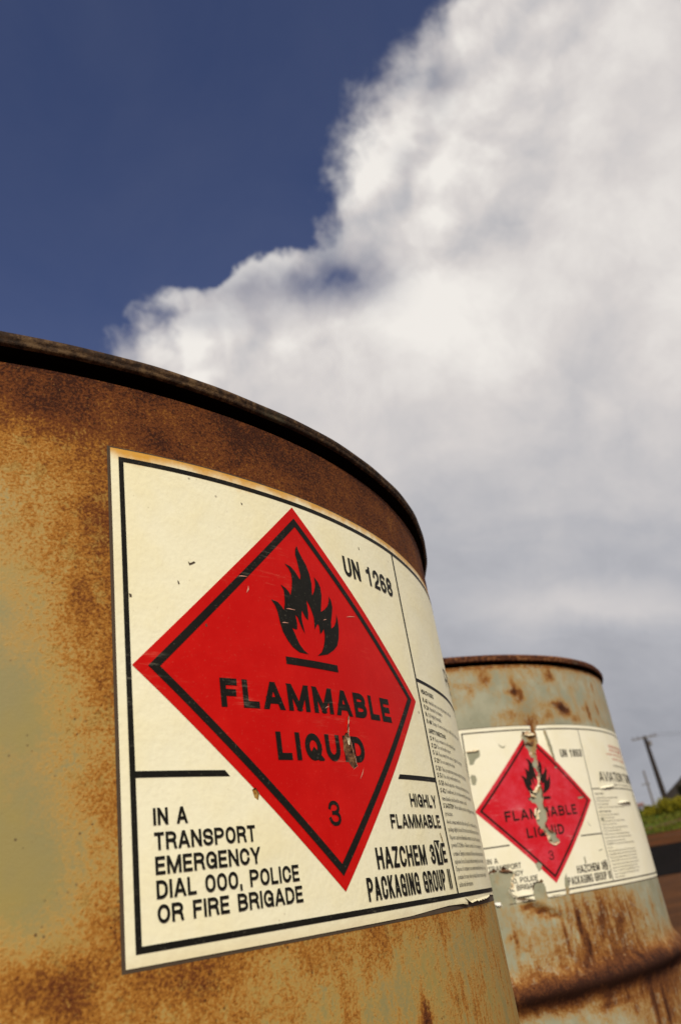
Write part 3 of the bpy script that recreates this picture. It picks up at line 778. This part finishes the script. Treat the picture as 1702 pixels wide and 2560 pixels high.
def rust2(U, V):
    us = [-90, -55, -20, 20, 60, 110, 160, 230]
    vs = [200, 186, 175, 162, 150, 138, 132, 100, 0, -8, -20, -34, -48, -58, -66, -73, -79, -85, -94, -106, -125, -170, -240]
    T = [[.80] * 8,
         [.42, .40, .36, .36, .34, .34, .34, .40],
         [.30, .34, .28, .30, .26, .28, .24, .34],
         [.16, .22, .14, .34, .20, .22, .24, .24],
         [.10, .06, .24, .34, .28, .28, .26, .22],
         [.05, .04, .30, .38, .22, .30, .34, .20],
         [.05, .04, .2, .3, .15, .15, .2, .2],
         [.05] * 8, [.05] * 8,
         [.06, .05, .14, .22, .28, .10, .05, .08],
         [.08, .12, .22, .30, .38, .20, .06, .10],
         [.12, .12, .26, .38, .44, .30, .14, .16],
         [.18, .18, .34, .50, .52, .36, .24, .26],
         [.28, .30, .44, .58, .60, .44, .36, .36],
         [.48, .50, .60, .72, .74, .60, .52, .55],
         [.80, .82, .88, .96, .98, .90, .82, .84],
         [1.0, 1.05, 1.05, 1.1, 1.1, 1.05, 1.0, 1.0],
         [.70, .72, .80, .85, .85, .90, .85, .8],
         [.28, .30, .34, .44, .55, .70, .60, .4],
         [.10, .12, .14, .22, .34, .62, .45, .3],
         [.08, .10, .12, .18, .30, .55, .35, .25],
         [.15] * 8, [.2] * 8]
    r = grid_interp(us, vs, T, U, V)
    r = np.where(V > 100, r * np.where(V < 190, 0.70, 1.0), r + 0.02 * (V < -12))
    for (x, y, rx, ry, a) in ((18, 126, 6, 9, .55), (14, 108, 4, 8, .25), (8, 78, 6, 4, .35), (11, 84, 4, 5, .45), (3, 60, 4, 4, .15), (-50, 8, 12, 8, .12), (70, 151, 9, 7, .35), (66, 150, 7, 6, .55), (75, 147, 6, 4, .45), (56, 154, 6, 3, .35), (62, 181, 7, 6, .42), (118, 148, 3.5, 9, .55), (108, 151, 4, 3, .3), (8, 168, 3, 10, .45), (15, 163, 3, 6, .5), (5, 166, 8, 2.5, .4),
                              (-45, 174, 9, 3, .30), (-40, 168, 5, 7, .25), (-22, 178, 8, 7, .28), (-4, 146, 9, 5, .28), (24, 139, 9, 6, .35), (45, 143, 7, 4, .3), (88, 139, 8, 5, .3), (145, 150, 4, 8, .35), (150, 175, 4, 8, .3),
                              (17.8, -34, 2.0, 15, .75), (23, -48, 2.5, 12, .5), (-30, -14, 8, 2.2, .6), (-18, -19, 9, 2.4, .65), (-8, -24, 7, 2, .45), (0, -38, 1.5, 18, .35), (8, -20, 1.6, 16, .3), (32, -30, 3, 10, .28), (45, -33, 5, 7, .3), (52, -24, 3, 6, .3), (69, -40, 4, 6, .28), (78, -30, 3, 5, .25),
                              (-48, -38, 2, 8, .45), (-40, -44, 5, 3, .3), (-52, -34, 3, 3, .3), (-20, 3, 2, 6, .0), (90, -112, 4, 20, .4), (110, -110, 3, 22, .35), (60, -104, 5, 4, .3), (40, -96, 30, 1.5, .35)):
        r = r + a * np.exp(-((U - x) / rx) ** 2 - ((V - y) / ry) ** 2)
    s_ = np.where(V < 0, 0.55, 0.30) + 0.35 * np.exp(-((V + 40) / 25.0) ** 2)
    return r, s_
def dent2(U, V):
    d = 0.0004 * np.sin(U / 31.0 + 1) * np.sin(V / 23.0)
    d = d - 0.0026 * np.exp(-((U - 22) / 14.0) ** 2 - ((V - 134) / 16.0) ** 2)
    w_ = (U + 22) * 0.45 + (V + 17)                     # crease running down to the right under the label
    d = d - 0.0022 * np.exp(-(w_ / 3.0) ** 2 - ((U + 20) / 20.0) ** 2) + 0.0016 * np.exp(-((w_ - 6) / 4.0) ** 2 - ((U + 20) / 20.0) ** 2)
    d = d - 0.0012 * np.exp(-((U + 45) / 7.0) ** 2 - ((V + 40) / 16.0) ** 2)
    return d
make_body(drum2, M_far, Z2, rust2, dent2, (Z2 - 0.0757, 0.298), 2)
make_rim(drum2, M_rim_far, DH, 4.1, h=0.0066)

T2 = [
    [(17.9, 139.0), (18.7, 130.6), (17.5, 127.8), (12, 127.0), (6.6, 127.1), (4.1, 122.4), (5.4, 117.1), (8.1, 110.3), (8.9, 103.7), (9.0, 95.0), (9.8, 88.0), (9.2, 82.3), (4.3, 77.4), (-2.0, 73.0), (-5.0, 69.0), (-1, 66), (1.7, 64.1), (2.5, 60.2), (-1.3, 56.7), (-2.7, 50.6), (-0.8, 46.4), (2.6, 41.4), (4.5, 38.5), (5.0, 33.5), (10.5, 30.7), (17.3, 31.2), (17.8, 33), (14.8, 36.0), (13.6, 40.7), (8.8, 42.7), (5.4, 46.1), (9.8, 51.7), (10.9, 57.8), (9.3, 63.0), (11.0, 68), (12.3, 73.0), (12.0, 79), (13.2, 86.0), (14.4, 92.2), (15.1, 98.9), (16.0, 108.8), (18.5, 114.6), (23.2, 118.9), (24.1, 125.1), (24.0, 130.3), (29, 134), (34.3, 139.0)],
    [(33.1, 129.3), (36.4, 128.5), (37.9, 115.5), (38.6, 102.7), (38.2, 97.2), (36.3, 102.8), (33.9, 115.7)],
    [(-57.3, 116.0), (-44.3, 116.4), (-44.8, 111.1), (-50.1, 108.0), (-52.6, 104.5), (-56.4, 104.0)],
    [(-58.9, 93.9), (-56.7, 95.8), (-53.3, 94.8), (-52.7, 91.5), (-55.2, 86.6), (-58.0, 87.2)],
    [(-90, 12.6), (-60.6, 15.6), (-44.0, 16.8), (-37.8, 14.7), (-36.8, 12.7), (-41.6, 8.4), (-41.5, 4.1), (-46.0, -0.1), (-43.6, -3.5), (-40, -9.1), (-90, -14)],
    [(-24.1, -12.2), (-22.3, -2.9), (-20.5, 2.0), (-16.5, 3.1), (-10.4, 1.4), (-9.7, -5.9), (-8.3, -11.4)],
    [(10.3, -11.7), (11.8, -1.2), (15.4, 5.8), (16.6, -2.5), (13.7, -11.2)],
    [(95.4, 72.9), (106.8, 75.0), (130.0, 75.6), (124.1, 74.2), (108.3, 72.6)],
    [(126.9, 58.8), (140.1, 60.6), (158.4, 60.2), (167.4, 57.0), (147.3, 58.6)],
    [(-14.6, 17.4), (-10.5, 18.6), (-7.8, 16.2), (-9.5, 12.2), (-12.9, 11.0)],
    [(-24.2, 120.0), (-22.3, 116.4), (-19.0, 115.2), (-15.4, 118.3), (-17.5, 117.2), (-20.5, 116.9)],
    [(42.0, 15.9), (43.9, 16.6), (44.1, 11.8), (42.2, 9.8)],
    [(60.0, 46.8), (61.8, 42.9), (63.5, 39.7), (61.2, 42.5)],
    [(83.0, 45.0), (85.9, 46.7), (88.7, 44.7), (86.7, 43.2)],
    [(55.3, 66.6), (65.2, 67.1), (63.2, 65.6), (55.7, 65.2)],
    [(34.6, 95.8), (37.6, 95.4), (36.8, 93.4), (35.0, 93.7)],
    [(196, 70), (203, 66), (206, 56), (200, 47), (203, 40), (196, 44), (197, 57)],
    [(66.0, 19.5), (71.5, 20.6), (71.6, 19.4), (66.0, 18.9)],
]
tears2 = [ragged(p, 1.6, .60 if i == 0 else .38 if i in (4, 5, 6) else .22) for i, p in enumerate(T2)]
A2 = (1.0041, .063, -115.678, -.0141, .996, -4.087)
lift2 = lambda x, y: 0.0 + float(dent2(np.array(x), np.array(y)))
L2 = Label(M_paper2, drum2, Z2, A2, tears2, lift2)
edge2 = [(45.7, 140.4), (45.7, -4.2), (100, -4.25), (120, -4.4), (150, -4.2), (200, -4.2), (300, -4.2), (394, -4.2), (394, 140.4), (300, 140.5), (200, 140.6), (150, 140.5)]
make_label(L2, 2, M_paper2, M_red2, M_black2, M_small2, edge2, thick=.8)
curl_strip(L2, densify([(33.2, 129.0), (34.2, 115.7), (36.5, 102.8), (38.2, 97.4)], 1.8, .1), 1.0, 1.5, M_flap, side=-1)
curl_strip(L2, densify([(6.6, 126.5), (12, 127), (17.5, 127.5), (23, 126)], 1.2, .3), 2.4, 2.6, M_flap, side=-1)
curl_strip(L2, densify([(5.0, 118.0), (9, 119.5), (13, 118.6), (17, 119.2)], 1.0, .3), 1.8, 2.2, M_tearrust, side=-1)
curl_strip(L2, densify([(-2, 77), (0, 73.5), (3.4, 71.0)], 1.0, .2), 2.6, 1.6, M_flap, side=-1)
curl_strip(L2, densify([(-3.5, 55.0), (-2.6, 59.5), (0, 62)], 1.0, .2), 1.8, 1.2, M_flap, side=-1)
curl_strip(L2, densify([(4.8, 34), (10.5, 30.9), (17.3, 31.4)], 1.2, .2), 1.5, 1.0, M_flap, side=-1)
def edge_flaps(path, seed, mats, wmin=.8, wmax=2.4, side=1):
    g = random.Random(seed); P_ = densify(path, 1.2, .25); i = 0
    while i < len(P_) - 3:
        m = g.randint(3, 6)
        if g.random() < .72: curl_strip(L2, P_[i:i + m + 1], g.uniform(wmin, wmax), g.uniform(.6, 2.4), g.choice(mats), side=side)
        i += m
left_edge = [(8.1, 110.3), (8.9, 103.7), (9.0, 95.0), (9.8, 88.0), (9.2, 82.3), (4.3, 77.4), (-2.0, 73.0), (-5.0, 69.0), (1.7, 64.1), (2.5, 60.2), (-1.3, 56.7), (-2.7, 50.6), (2.6, 41.4), (4.5, 38.5), (5.0, 33.5), (10.5, 30.7)]
right_edge = [(17.3, 31.2), (14.8, 36.0), (13.6, 40.7), (8.8, 42.7), (5.4, 46.1), (9.8, 51.7), (10.9, 57.8), (9.3, 63.0), (11.0, 68), (12.3, 73.0), (13.2, 86.0), (14.4, 92.2), (15.1, 98.9), (16.0, 108.8), (18.5, 114.6), (23.2, 118.9), (24.1, 125.1)]
edge_flaps(left_edge, 3, [M_flap, M_red2, M_tearrust, M_flap], side=1)
edge_flaps(right_edge, 5, [M_flap, M_tearrust, M_red2], side=1)
edge_flaps([(6.0, 117), (4.2, 122), (6.4, 126.6), (14, 127.4), (18.4, 130)], 8, [M_tearrust, M_flap, M_red2], 1.5, 3.5, side=1)
edge_flaps([(-36.8, 12.7), (-41.6, 8.4), (-41.5, 4.1), (-46.0, -0.1)], 9, [M_flap, M_paper2], side=1)
edge_flaps([(-22.3, -2.9), (-20.5, 2.0), (-16.5, 3.1), (-10.4, 1.4), (-9.7, -5.9)], 10, [M_flap, M_tearrust], side=1)
edge_flaps([(-60, 15.4), (-52, 16.2), (-44.0, 16.8)], 12, [M_tearrust], 1.5, 3, side=1)
curl_strip(L2, densify([(95.4, 72.9), (106.8, 75.0), (130.0, 75.8)], 2.0, .1), 1.8, 2.2, M_paper2, side=-1)
curl_strip(L2, densify([(126.9, 58.8), (140.1, 60.9), (158.4, 60.5), (167.4, 57.0)], 2.0, .1), 2.0, 2.6, M_paper2, side=-1)
curl_strip(L2, densify([(-57.3, 116.0), (-44.3, 116.4)], 2.0, .1), 1.0, 1.2, M_flap, side=-1)
curl_strip(L2, densify([(-46.0, 0.1), (-43.6, -3.5), (-39, -8.0), (-30, -9.0), (-24.5, -9.6)], 1.6, .15), 1.6, 1.4, M_paper2, side=1)
curl_strip(L2, densify([(-38, 14.6), (-44.0, 16.8), (-50, 16.3)], 1.4, .2), 1.6, 1.8, M_tearrust, side=1)
curl_strip(L2, densify([(7.5, -10.6), (0, -10.4), (-6, -9.6)], 1.2, .1), 1.6, .8, M_paper2, side=-1)
curl_strip(L2, densify([(-60.5, -6.5), (-55.5, -7.0), (-54.6, -9.6)], 1.2, .2), 3.0, 1.6, M_foil, side=-1)

# ------------------------------------------------------------------ terrain, road, field
S_AX = Vector((math.sin(math.radians(45.5)), math.cos(math.radians(45.5)), 0))   # away from the camera
T_AX = Vector((S_AX.y, -S_AX.x, 0))                                              # to its right
PROF = [(-3000, 0), (0, 0), (20, 0), (36, 0.0), (44, 0.01), (52, 0.62), (60, 1.39), (66, 2.0), (72, 2.6), (80, 3.42), (95, 4.9), (108, 5.85), (125, 6.75), (160, 8.45), (300, 15.3), (400, 18), (3000, 18)]
ps = np.array([p[0] for p in PROF], float); pz = np.array([p[1] for p in PROF], float)
def terrain(s, t):
    s = np.asarray(s, float); t = np.asarray(t, float)
    z = np.zeros(np.broadcast(s, t).shape)
    for w_, d_ in ((.2, -4), (.2, -2), (.2, 0), (.2, 2), (.2, 4)): z = z + w_ * np.interp(s + d_, ps, pz)
    z = z + np.where(s > 44, .12 * np.sin(s / 7.0 + t / 11.0) * np.clip((s - 66) / 20, 0, 1), 0)
    return z
def w2(s, t, z): return (S_AX.x * s + T_AX.x * t, S_AX.y * s + T_AX.y * t, z)

def terr_sheet(name, svals, tvals, lift, mat, kind='structure', rough=None):
    S, T = np.meshgrid(svals, tvals, indexing='ij')
    Z = terrain(S, T) + lift
    if rough is not None: Z = Z + rough(S, T)
    X = S_AX.x * S + T_AX.x * T; Y = S_AX.y * S + T_AX.y * T
    if name == 'ground':
        d = np.hypot(X - drum2.matrix_world[0][3], Y - drum2.matrix_world[1][3])
        Z = Z + 0.024 * np.exp(-(d / 0.40) ** 4)
        d1 = np.hypot(X, Y); Z = Z - 0.002 * np.exp(-(d1 / .5) ** 4)
    v = np.stack([X, Y, Z], -1).reshape(-1, 3)
    o = mesh_obj(name, v, grid_faces(len(svals), len(tvals)), mat, None, True)
    tag(o, kind=kind)
    return o

M_dirt = material('red_brown_dirt', lambda k: {'Base Color': k.mix(k.map(k.noise(k.obj(), .5, 5, .7), .38, .62), k.mix(k.noise(k.obj(), 30, 5, .7), (.055, .026, .014), (.095, .043, .021)), (.12, .050, .020)), 'Specular IOR Level': .03, 'Roughness': .95,
                  'Normal': k.bump(k.noise(k.obj(), 60, 6, .7), .8, .01)})
M_road = material('dark_wet_asphalt', lambda k: {'Base Color': k.mix(k.map(k.noise(k.obj(), .8, 4), .4, .7), (.0050, .0034, .0026), (.0085, .0058, .0044)), 'Specular IOR Level': .03, 'Roughness': .9, 'Normal': k.bump(k.noise(k.obj(), 120, 3), .6, .006)})
M_verge = material('orange_dirt_bank', lambda k: {'Base Color': k.mix(k.map(k.noise(k.obj(), .6, 5, .7), .4, .62), (.105, .036, .012), (.065, .030, .011)), 'Roughness': .95, 'Specular IOR Level': .03})
M_field = material('field_soil_and_turf', lambda k: {'Base Color': k.mix(k.map(k.noise(k.vm('MULTIPLY', k.obj(), (1, 1, 1)), .25, 4, .6), .46, .58), (.070, .110, .016), (.12, .062, .030)), 'Roughness': .95, 'Specular IOR Level': .03})

sv = np.unique(np.concatenate([np.linspace(-3, 3, 121), np.linspace(3, 60, 80), np.linspace(60, 180, 100), np.linspace(180, 3000, 30), np.linspace(-3000, -3, 30)]))
tv = np.unique(np.concatenate([np.linspace(-3, 3, 121), np.linspace(3, 80, 60), -np.linspace(3, 80, 60), np.linspace(80, 3000, 20), -np.linspace(80, 3000, 20)]))
terr_sheet('ground', sv, tv, 0.0, M_dirt, rough=lambda S, T: .012 * np.sin(S * 3.1 + np.sin(T * 2.3)) * np.sin(T * 2.7) * np.clip((np.hypot(S, T) - 1.5) / 3, 0, 1))
terr_sheet('road', np.linspace(41, 60.5, 60), np.linspace(-200, 200, 200), 0.03, M_road)
terr_sheet('dirt_verge', np.linspace(60.6, 71, 30), np.linspace(-200, 200, 200), 0.05, M_verge, rough=lambda S, T: .10 * np.sin(T * .8) * np.sin(S * .9) * np.clip((S - 60.6) / 2, 0, 1) * np.clip((71 - S) / 2, 0, 1))
terr_sheet('field', np.linspace(70.8, 420, 200), np.linspace(-200, 200, 200), 0.09, M_field)

def az_point(az, dist):
    """a place on the terrain at this compass angle and distance from the lens"""
    a = math.radians(az); x = math.sin(a) * dist; y = -0.50224 + math.cos(a) * dist
    s_ = x * S_AX.x + y * S_AX.y; t_ = x * T_AX.x + y * T_AX.y
    return Vector((x, y, float(terrain(s_, t_))))

# grass of the field: one mass of blades
def leaf_mat(name, a, b_, c_):
    return material(name, lambda k: {'Base Color': k.mix(k.map(k.noise(k.obj(), 2.2, 3, .6), .35, .65), k.mix(k.noise(k.obj(), 9, 2), a, b_), c_), 'Roughness': .85, 'Specular IOR Level': .08})
M_grass = leaf_mat('green_grass', (.075, .085, .012), (.130, .130, .016), (.095, .105, .012))
M_yleaf = leaf_mat('yellow_green_leaves', (.25, .22, .016), (.40, .32, .022), (.16, .15, .015))
M_dleaf = leaf_mat('dark_leaves', (.028, .022, .014), (.050, .038, .020), (.020, .022, .012))
M_bark = material('brown_bark', lambda k: {'Base Color': (.06, .04, .028), 'Roughness': .9})

n = 42000
s_ = rng.uniform(70.5, 135, n); t_ = rng.uniform(-28, 28, n)
keep = ~((s_ > 76) & (s_ < 80.5) & (np.sin(t_ * .9) + np.sin(t_ * .37 + 1) > -.2))
s_, t_ = s_[keep], t_[keep]; n = len(s_)
z_ = terrain(s_, t_) + .08
hgt = rng.uniform(.12, .34, n); ang = rng.uniform(0, math.pi, n); wd = rng.uniform(.05, .14, n)
lean = rng.normal(0, .12, (n, 2))
bx = S_AX.x * s_ + T_AX.x * t_; by = S_AX.y * s_ + T_AX.y * t_
p0 = np.stack([bx - np.cos(ang) * wd, by - np.sin(ang) * wd, z_], -1); p1 = np.stack([bx + np.cos(ang) * wd, by + np.sin(ang) * wd, z_], -1)
p2 = np.stack([bx + lean[:, 0], by + lean[:, 1], z_ + hgt], -1)
tag(mesh_obj('grass', np.stack([p0, p1, p2], 1).reshape(-1, 3), np.arange(3 * n).reshape(-1, 3), M_grass), kind='stuff')

def bush(name, base, rad, height, mat, n, leaf, seed, trunk_h=0.0, label='', category='bush', group=None, lobes=9):
    g = np.random.default_rng(seed)
    root = empty(name, base)
    tag(root, label, category, group)
    cen = []
    for i in range(lobes):
        a = g.uniform(0, 2 * math.pi); q = math.sqrt(g.uniform(0, 1)) * rad * .72
        cen.append((math.cos(a) * q, math.sin(a) * q, trunk_h + height * g.uniform(.18, .82), rad * g.uniform(.22, .48)))
    cen = np.array(cen); ci = g.integers(0, lobes, n); c = cen[ci]
    d = g.normal(0, 1, (n, 3)); d /= np.linalg.norm(d, axis=1)[:, None]
    p = c[:, :3] + d * (c[:, 3] * g.uniform(.55, 1.12, n))[:, None]
    p[:, 2] = np.maximum(p[:, 2], .05)
    a_ = g.normal(0, 1, (n, 3)); a_ /= np.linalg.norm(a_, axis=1)[:, None]
    b_ = np.cross(a_, g.normal(0, 1, (n, 3))); b_ /= np.linalg.norm(b_, axis=1)[:, None]
    l_ = leaf * g.uniform(.6, 1.3, n)[:, None]
    q0, q1, q2, q3 = p - a_ * l_, p + b_ * l_ * .45, p + a_ * l_, p - b_ * l_ * .45
    mesh_obj('crown', np.stack([q0, q1, q2, q3], 1).reshape(-1, 3), np.arange(4 * n).reshape(-1, 4), mat, root)
    bm = bmesh.new()
    for i in range(5):
        top = Vector(cen[i % lobes][:3]); r0 = .03 + height * .008
        foot = Vector((g.normal(0, .05), g.normal(0, .05), -.1)); ax = (top - foot)
        m = Matrix.Translation((foot + top) / 2) @ ax.to_track_quat('Z', 'Y').to_matrix().to_4x4()
        bmesh.ops.create_cone(bm, cap_ends=True, segments=7, radius1=r0, radius2=r0 * .4, depth=ax.length, matrix=m)
    bm_obj('trunk', bm, M_bark, root)
    return root

bush('bush', az_point(45.5, 92), .8, 1.15, M_yleaf, 1500, .12, 1, label='narrow yellow green bush left of the leaning power pole', category='bush', group='yellow bushes along the far field', lobes=8)
bush('bush', az_point(46.75, 90), 1.5, 1.40, M_yleaf, 3000, .12, 2, label='wide yellow green bush at the foot of the tall power pole', category='bush', group='yellow bushes along the far field', lobes=14)
bush('bush', az_point(44.1, 96), 1.0, .7, M_grass, 700, .16, 3, label='low green bush at the drum edge below the pale shed', category='bush', group='yellow bushes along the far field', lobes=7)
bush('tree', az_point(48.3, 100), 1.7, 1.6, M_dleaf, 2600, .22, 4, trunk_h=.4, label='dark round tree right of the yellow bushes at the picture edge', category='tree', lobes=12)

# wooded hill to the right of the poles
hs, hd = np.linspace(-1, 1, 60), np.linspace(-1, 1, 30)
HS, HD = np.meshgrid(hs, hd, indexing='ij')
hc = az_point(56.3, 330)
ax_r = Vector((math.cos(math.radians(54)), -math.sin(math.radians(54)), 0)); ax_f = Vector((math.sin(math.radians(54)), math.cos(math.radians(54)), 0))
HX = hc.x + ax_r.x * HS * 60 + ax_f.x * HD * 40; HY = hc.y + ax_r.y * HS * 60 + ax_f.y * HD * 40
HZ = 14.0 + 27.0 * np.clip(1 - HS ** 2, 0, 1) ** .7 * np.clip(1 - HD ** 2, 0, 1) + .5 * np.sin(HS * 31) * np.sin(HD * 17) - 1.5
hill = mesh_obj('hill', np.stack([HX, HY, HZ], -1).reshape(-1, 3), grid_faces(60, 30), leaf_mat('wooded_hillside', (.045, .032, .024), (.06, .042, .030), (.035, .032, .022)), None, True)
tag(hill, kind='structure')

# pale shed with a dull red roof, far behind the bushes
shed = empty('shed', az_point(44.55, 300))
tag(shed, 'small pale shed with a dull red roof beyond the bushes beside the drum', 'shed')
shed.rotation_euler = (0, 0, math.radians(-44))
M_wall = material('pale_blue_wall', lambda k: {'Base Color': (.28, .26, .30), 'Roughness': .8})
M_roof = material('dull_red_roof', lambda k: {'Base Color': (.24, .12, .09), 'Roughness': .8})
M_dark = material('dark_doorway', lambda k: {'Base Color': (.03, .03, .03), 'Roughness': .8})
def box_bm(bm, x0, x1, y0, y1, z0, z1):
    bmesh.ops.create_cube(bm, size=1, matrix=Matrix.Translation(((x0 + x1) / 2, (y0 + y1) / 2, (z0 + z1) / 2)) @ Matrix.Diagonal((x1 - x0, y1 - y0, z1 - z0, 1)))
b = bmesh.new(); box_bm(b, -3.2, 3.2, -2.4, 2.4, -.3, 2.1); bm_obj('wall', b, M_wall, shed)
mesh_obj('roof', [(-3.5, -2.8, 2.102), (3.5, -2.8, 2.102), (3.5, 2.8, 2.102), (-3.5, 2.8, 2.102), (-3.5, 0, 3.0), (3.5, 0, 3.0)], [(0, 1, 5, 4), (2, 3, 4, 5), (1, 2, 5), (3, 0, 4), (0, 3, 2, 1)], M_roof, shed)
b = bmesh.new(); box_bm(b, -1.4, -.4, -2.46, -2.40, -.1, 1.8); bm_obj('door', b, M_dark, shed)
b = bmesh.new(); box_bm(b, .9, 2.1, -2.46, -2.40, .8, 1.5); bm_obj('window', b, M_dark, shed)

# ------------------------------------------------------------------ power poles and wires
M_wood = material('dark_creosoted_wood', lambda k: {'Base Color': k.mix(k.noise(k.vm('MULTIPLY', k.obj(), (8, 8, .6)), 3, 4), (.012, .007, .005), (.026, .015, .011)), 'Roughness': .85})
M_grey = material('weathered_grey_wood', lambda k: {'Base Color': (.17, .15, .14), 'Roughness': .8})
M_ins = material('brown_glazed_insulator', lambda k: {'Base Color': (.05, .03, .025), 'Roughness': .3})
M_wire = material('dull_wire', lambda k: {'Base Color': (.10, .10, .11), 'Roughness': .6})
def cone(bm, p, q, r0, r1, seg=14):
    p, q = Vector(p), Vector(q); ax = q - p
    bmesh.ops.create_cone(bm, cap_ends=True, segments=seg, radius1=r0, radius2=r1, depth=ax.length, matrix=Matrix.Translation((p + q) / 2) @ ax.to_track_quat('Z', 'Y').to_matrix().to_4x4())

pole = empty('power_pole', az_point(46.58, 100))
lean = math.radians(1.4)
top_el = 7.17
ph = GZ + 100.0 * math.tan(math.radians(top_el)) - pole.location.z
pole.rotation_euler = (0, 0, math.radians(-46.4))
tag(pole, 'tall dark wooden power pole with a crossarm standing behind the yellow bushes', 'power pole', 'poles of the overhead line')
lx = -ph * math.tan(math.radians(1.3))
b = bmesh.new(); cone(b, (0, 0, -.3), (lx, 0, ph), .33, .20); bm_obj('post', b, M_wood, pole)
b = bmesh.new(); box_bm(b, lx - 1.45, lx + 1.30, -.27, -.155, ph - .28, ph - .14); arm = bm_obj('crossarm', b, M_grey, pole)
for ix in (-1.3, -.75, .7, 1.15):
    b = bmesh.new(); cone(b, (lx + ix, -.21, ph - .14), (lx + ix, -.21, ph + .06), .05, .035, 10); cone(b, (lx + ix, -.21, ph - .02), (lx + ix, -.21, ph + .02), .075, .075, 10)
    bm_obj('insulator', b, M_ins, pole)
b = bmesh.new(); cone(b, (lx + .38, -.1, ph - 1.15), (lx + .38, -.1, ph - .60), .17, .17, 16); cone(b, (lx + .1, -.1, ph - .9), (lx + .38, -.1, ph - .9), .05, .05, 8)
bm_obj('transformer', b, M_grey, pole)

p2_ = empty('power_pole', az_point(45.80, 118))
ph2 = GZ + 118 * math.tan(math.radians(5.15)) - p2_.location.z
p2_.rotation_euler = (0, 0, math.radians(-45.7))
tag(p2_, 'thin pale distant pole left of the tall dark power pole', 'power pole', 'poles of the overhead line')
b = bmesh.new(); cone(b, (0, 0, -.4), (0, 0, ph2), .17, .12); bm_obj('post', b, M_grey, p2_)
b = bmesh.new(); box_bm(b, -.75, .35, -.2, -.11, ph2 - 1.75, ph2 - 1.62); bm_obj('crossarm', b, M_grey, p2_)

def wire(p, q, sag, label):
    bm = bmesh.new(); prev = None
    for i in range(25):
        t = i / 24; c = Vector(p).lerp(Vector(q), t); c.z -= sag * 4 * t * (1 - t)
        if prev is not None: cone(bm, prev, c, .008, .008, 5)
        prev = c
    o = bm_obj('overhead_wire', bm, M_wire)
    tag(o, label, 'wire', 'wires of the overhead line')
bpy.context.view_layer.update()
def pw(x, z): return pole.matrix_world @ Vector((x, -.21, z))
for ix, lb in ((-1.3, 'thin overhead wire leaving the left end of the crossarm'), (-.75, 'thin overhead wire on the second insulator of the crossarm'), (.7, 'thin overhead wire on the third insulator of the crossarm'), (1.15, 'thin overhead wire leaving the right end of the crossarm')):
    a = pw(lx + ix, ph + .06)
    wire(a, a + Vector(T_AX) * 60 + Vector((0, 0, -1.0)) + Vector(S_AX) * 14, 1.6, lb)
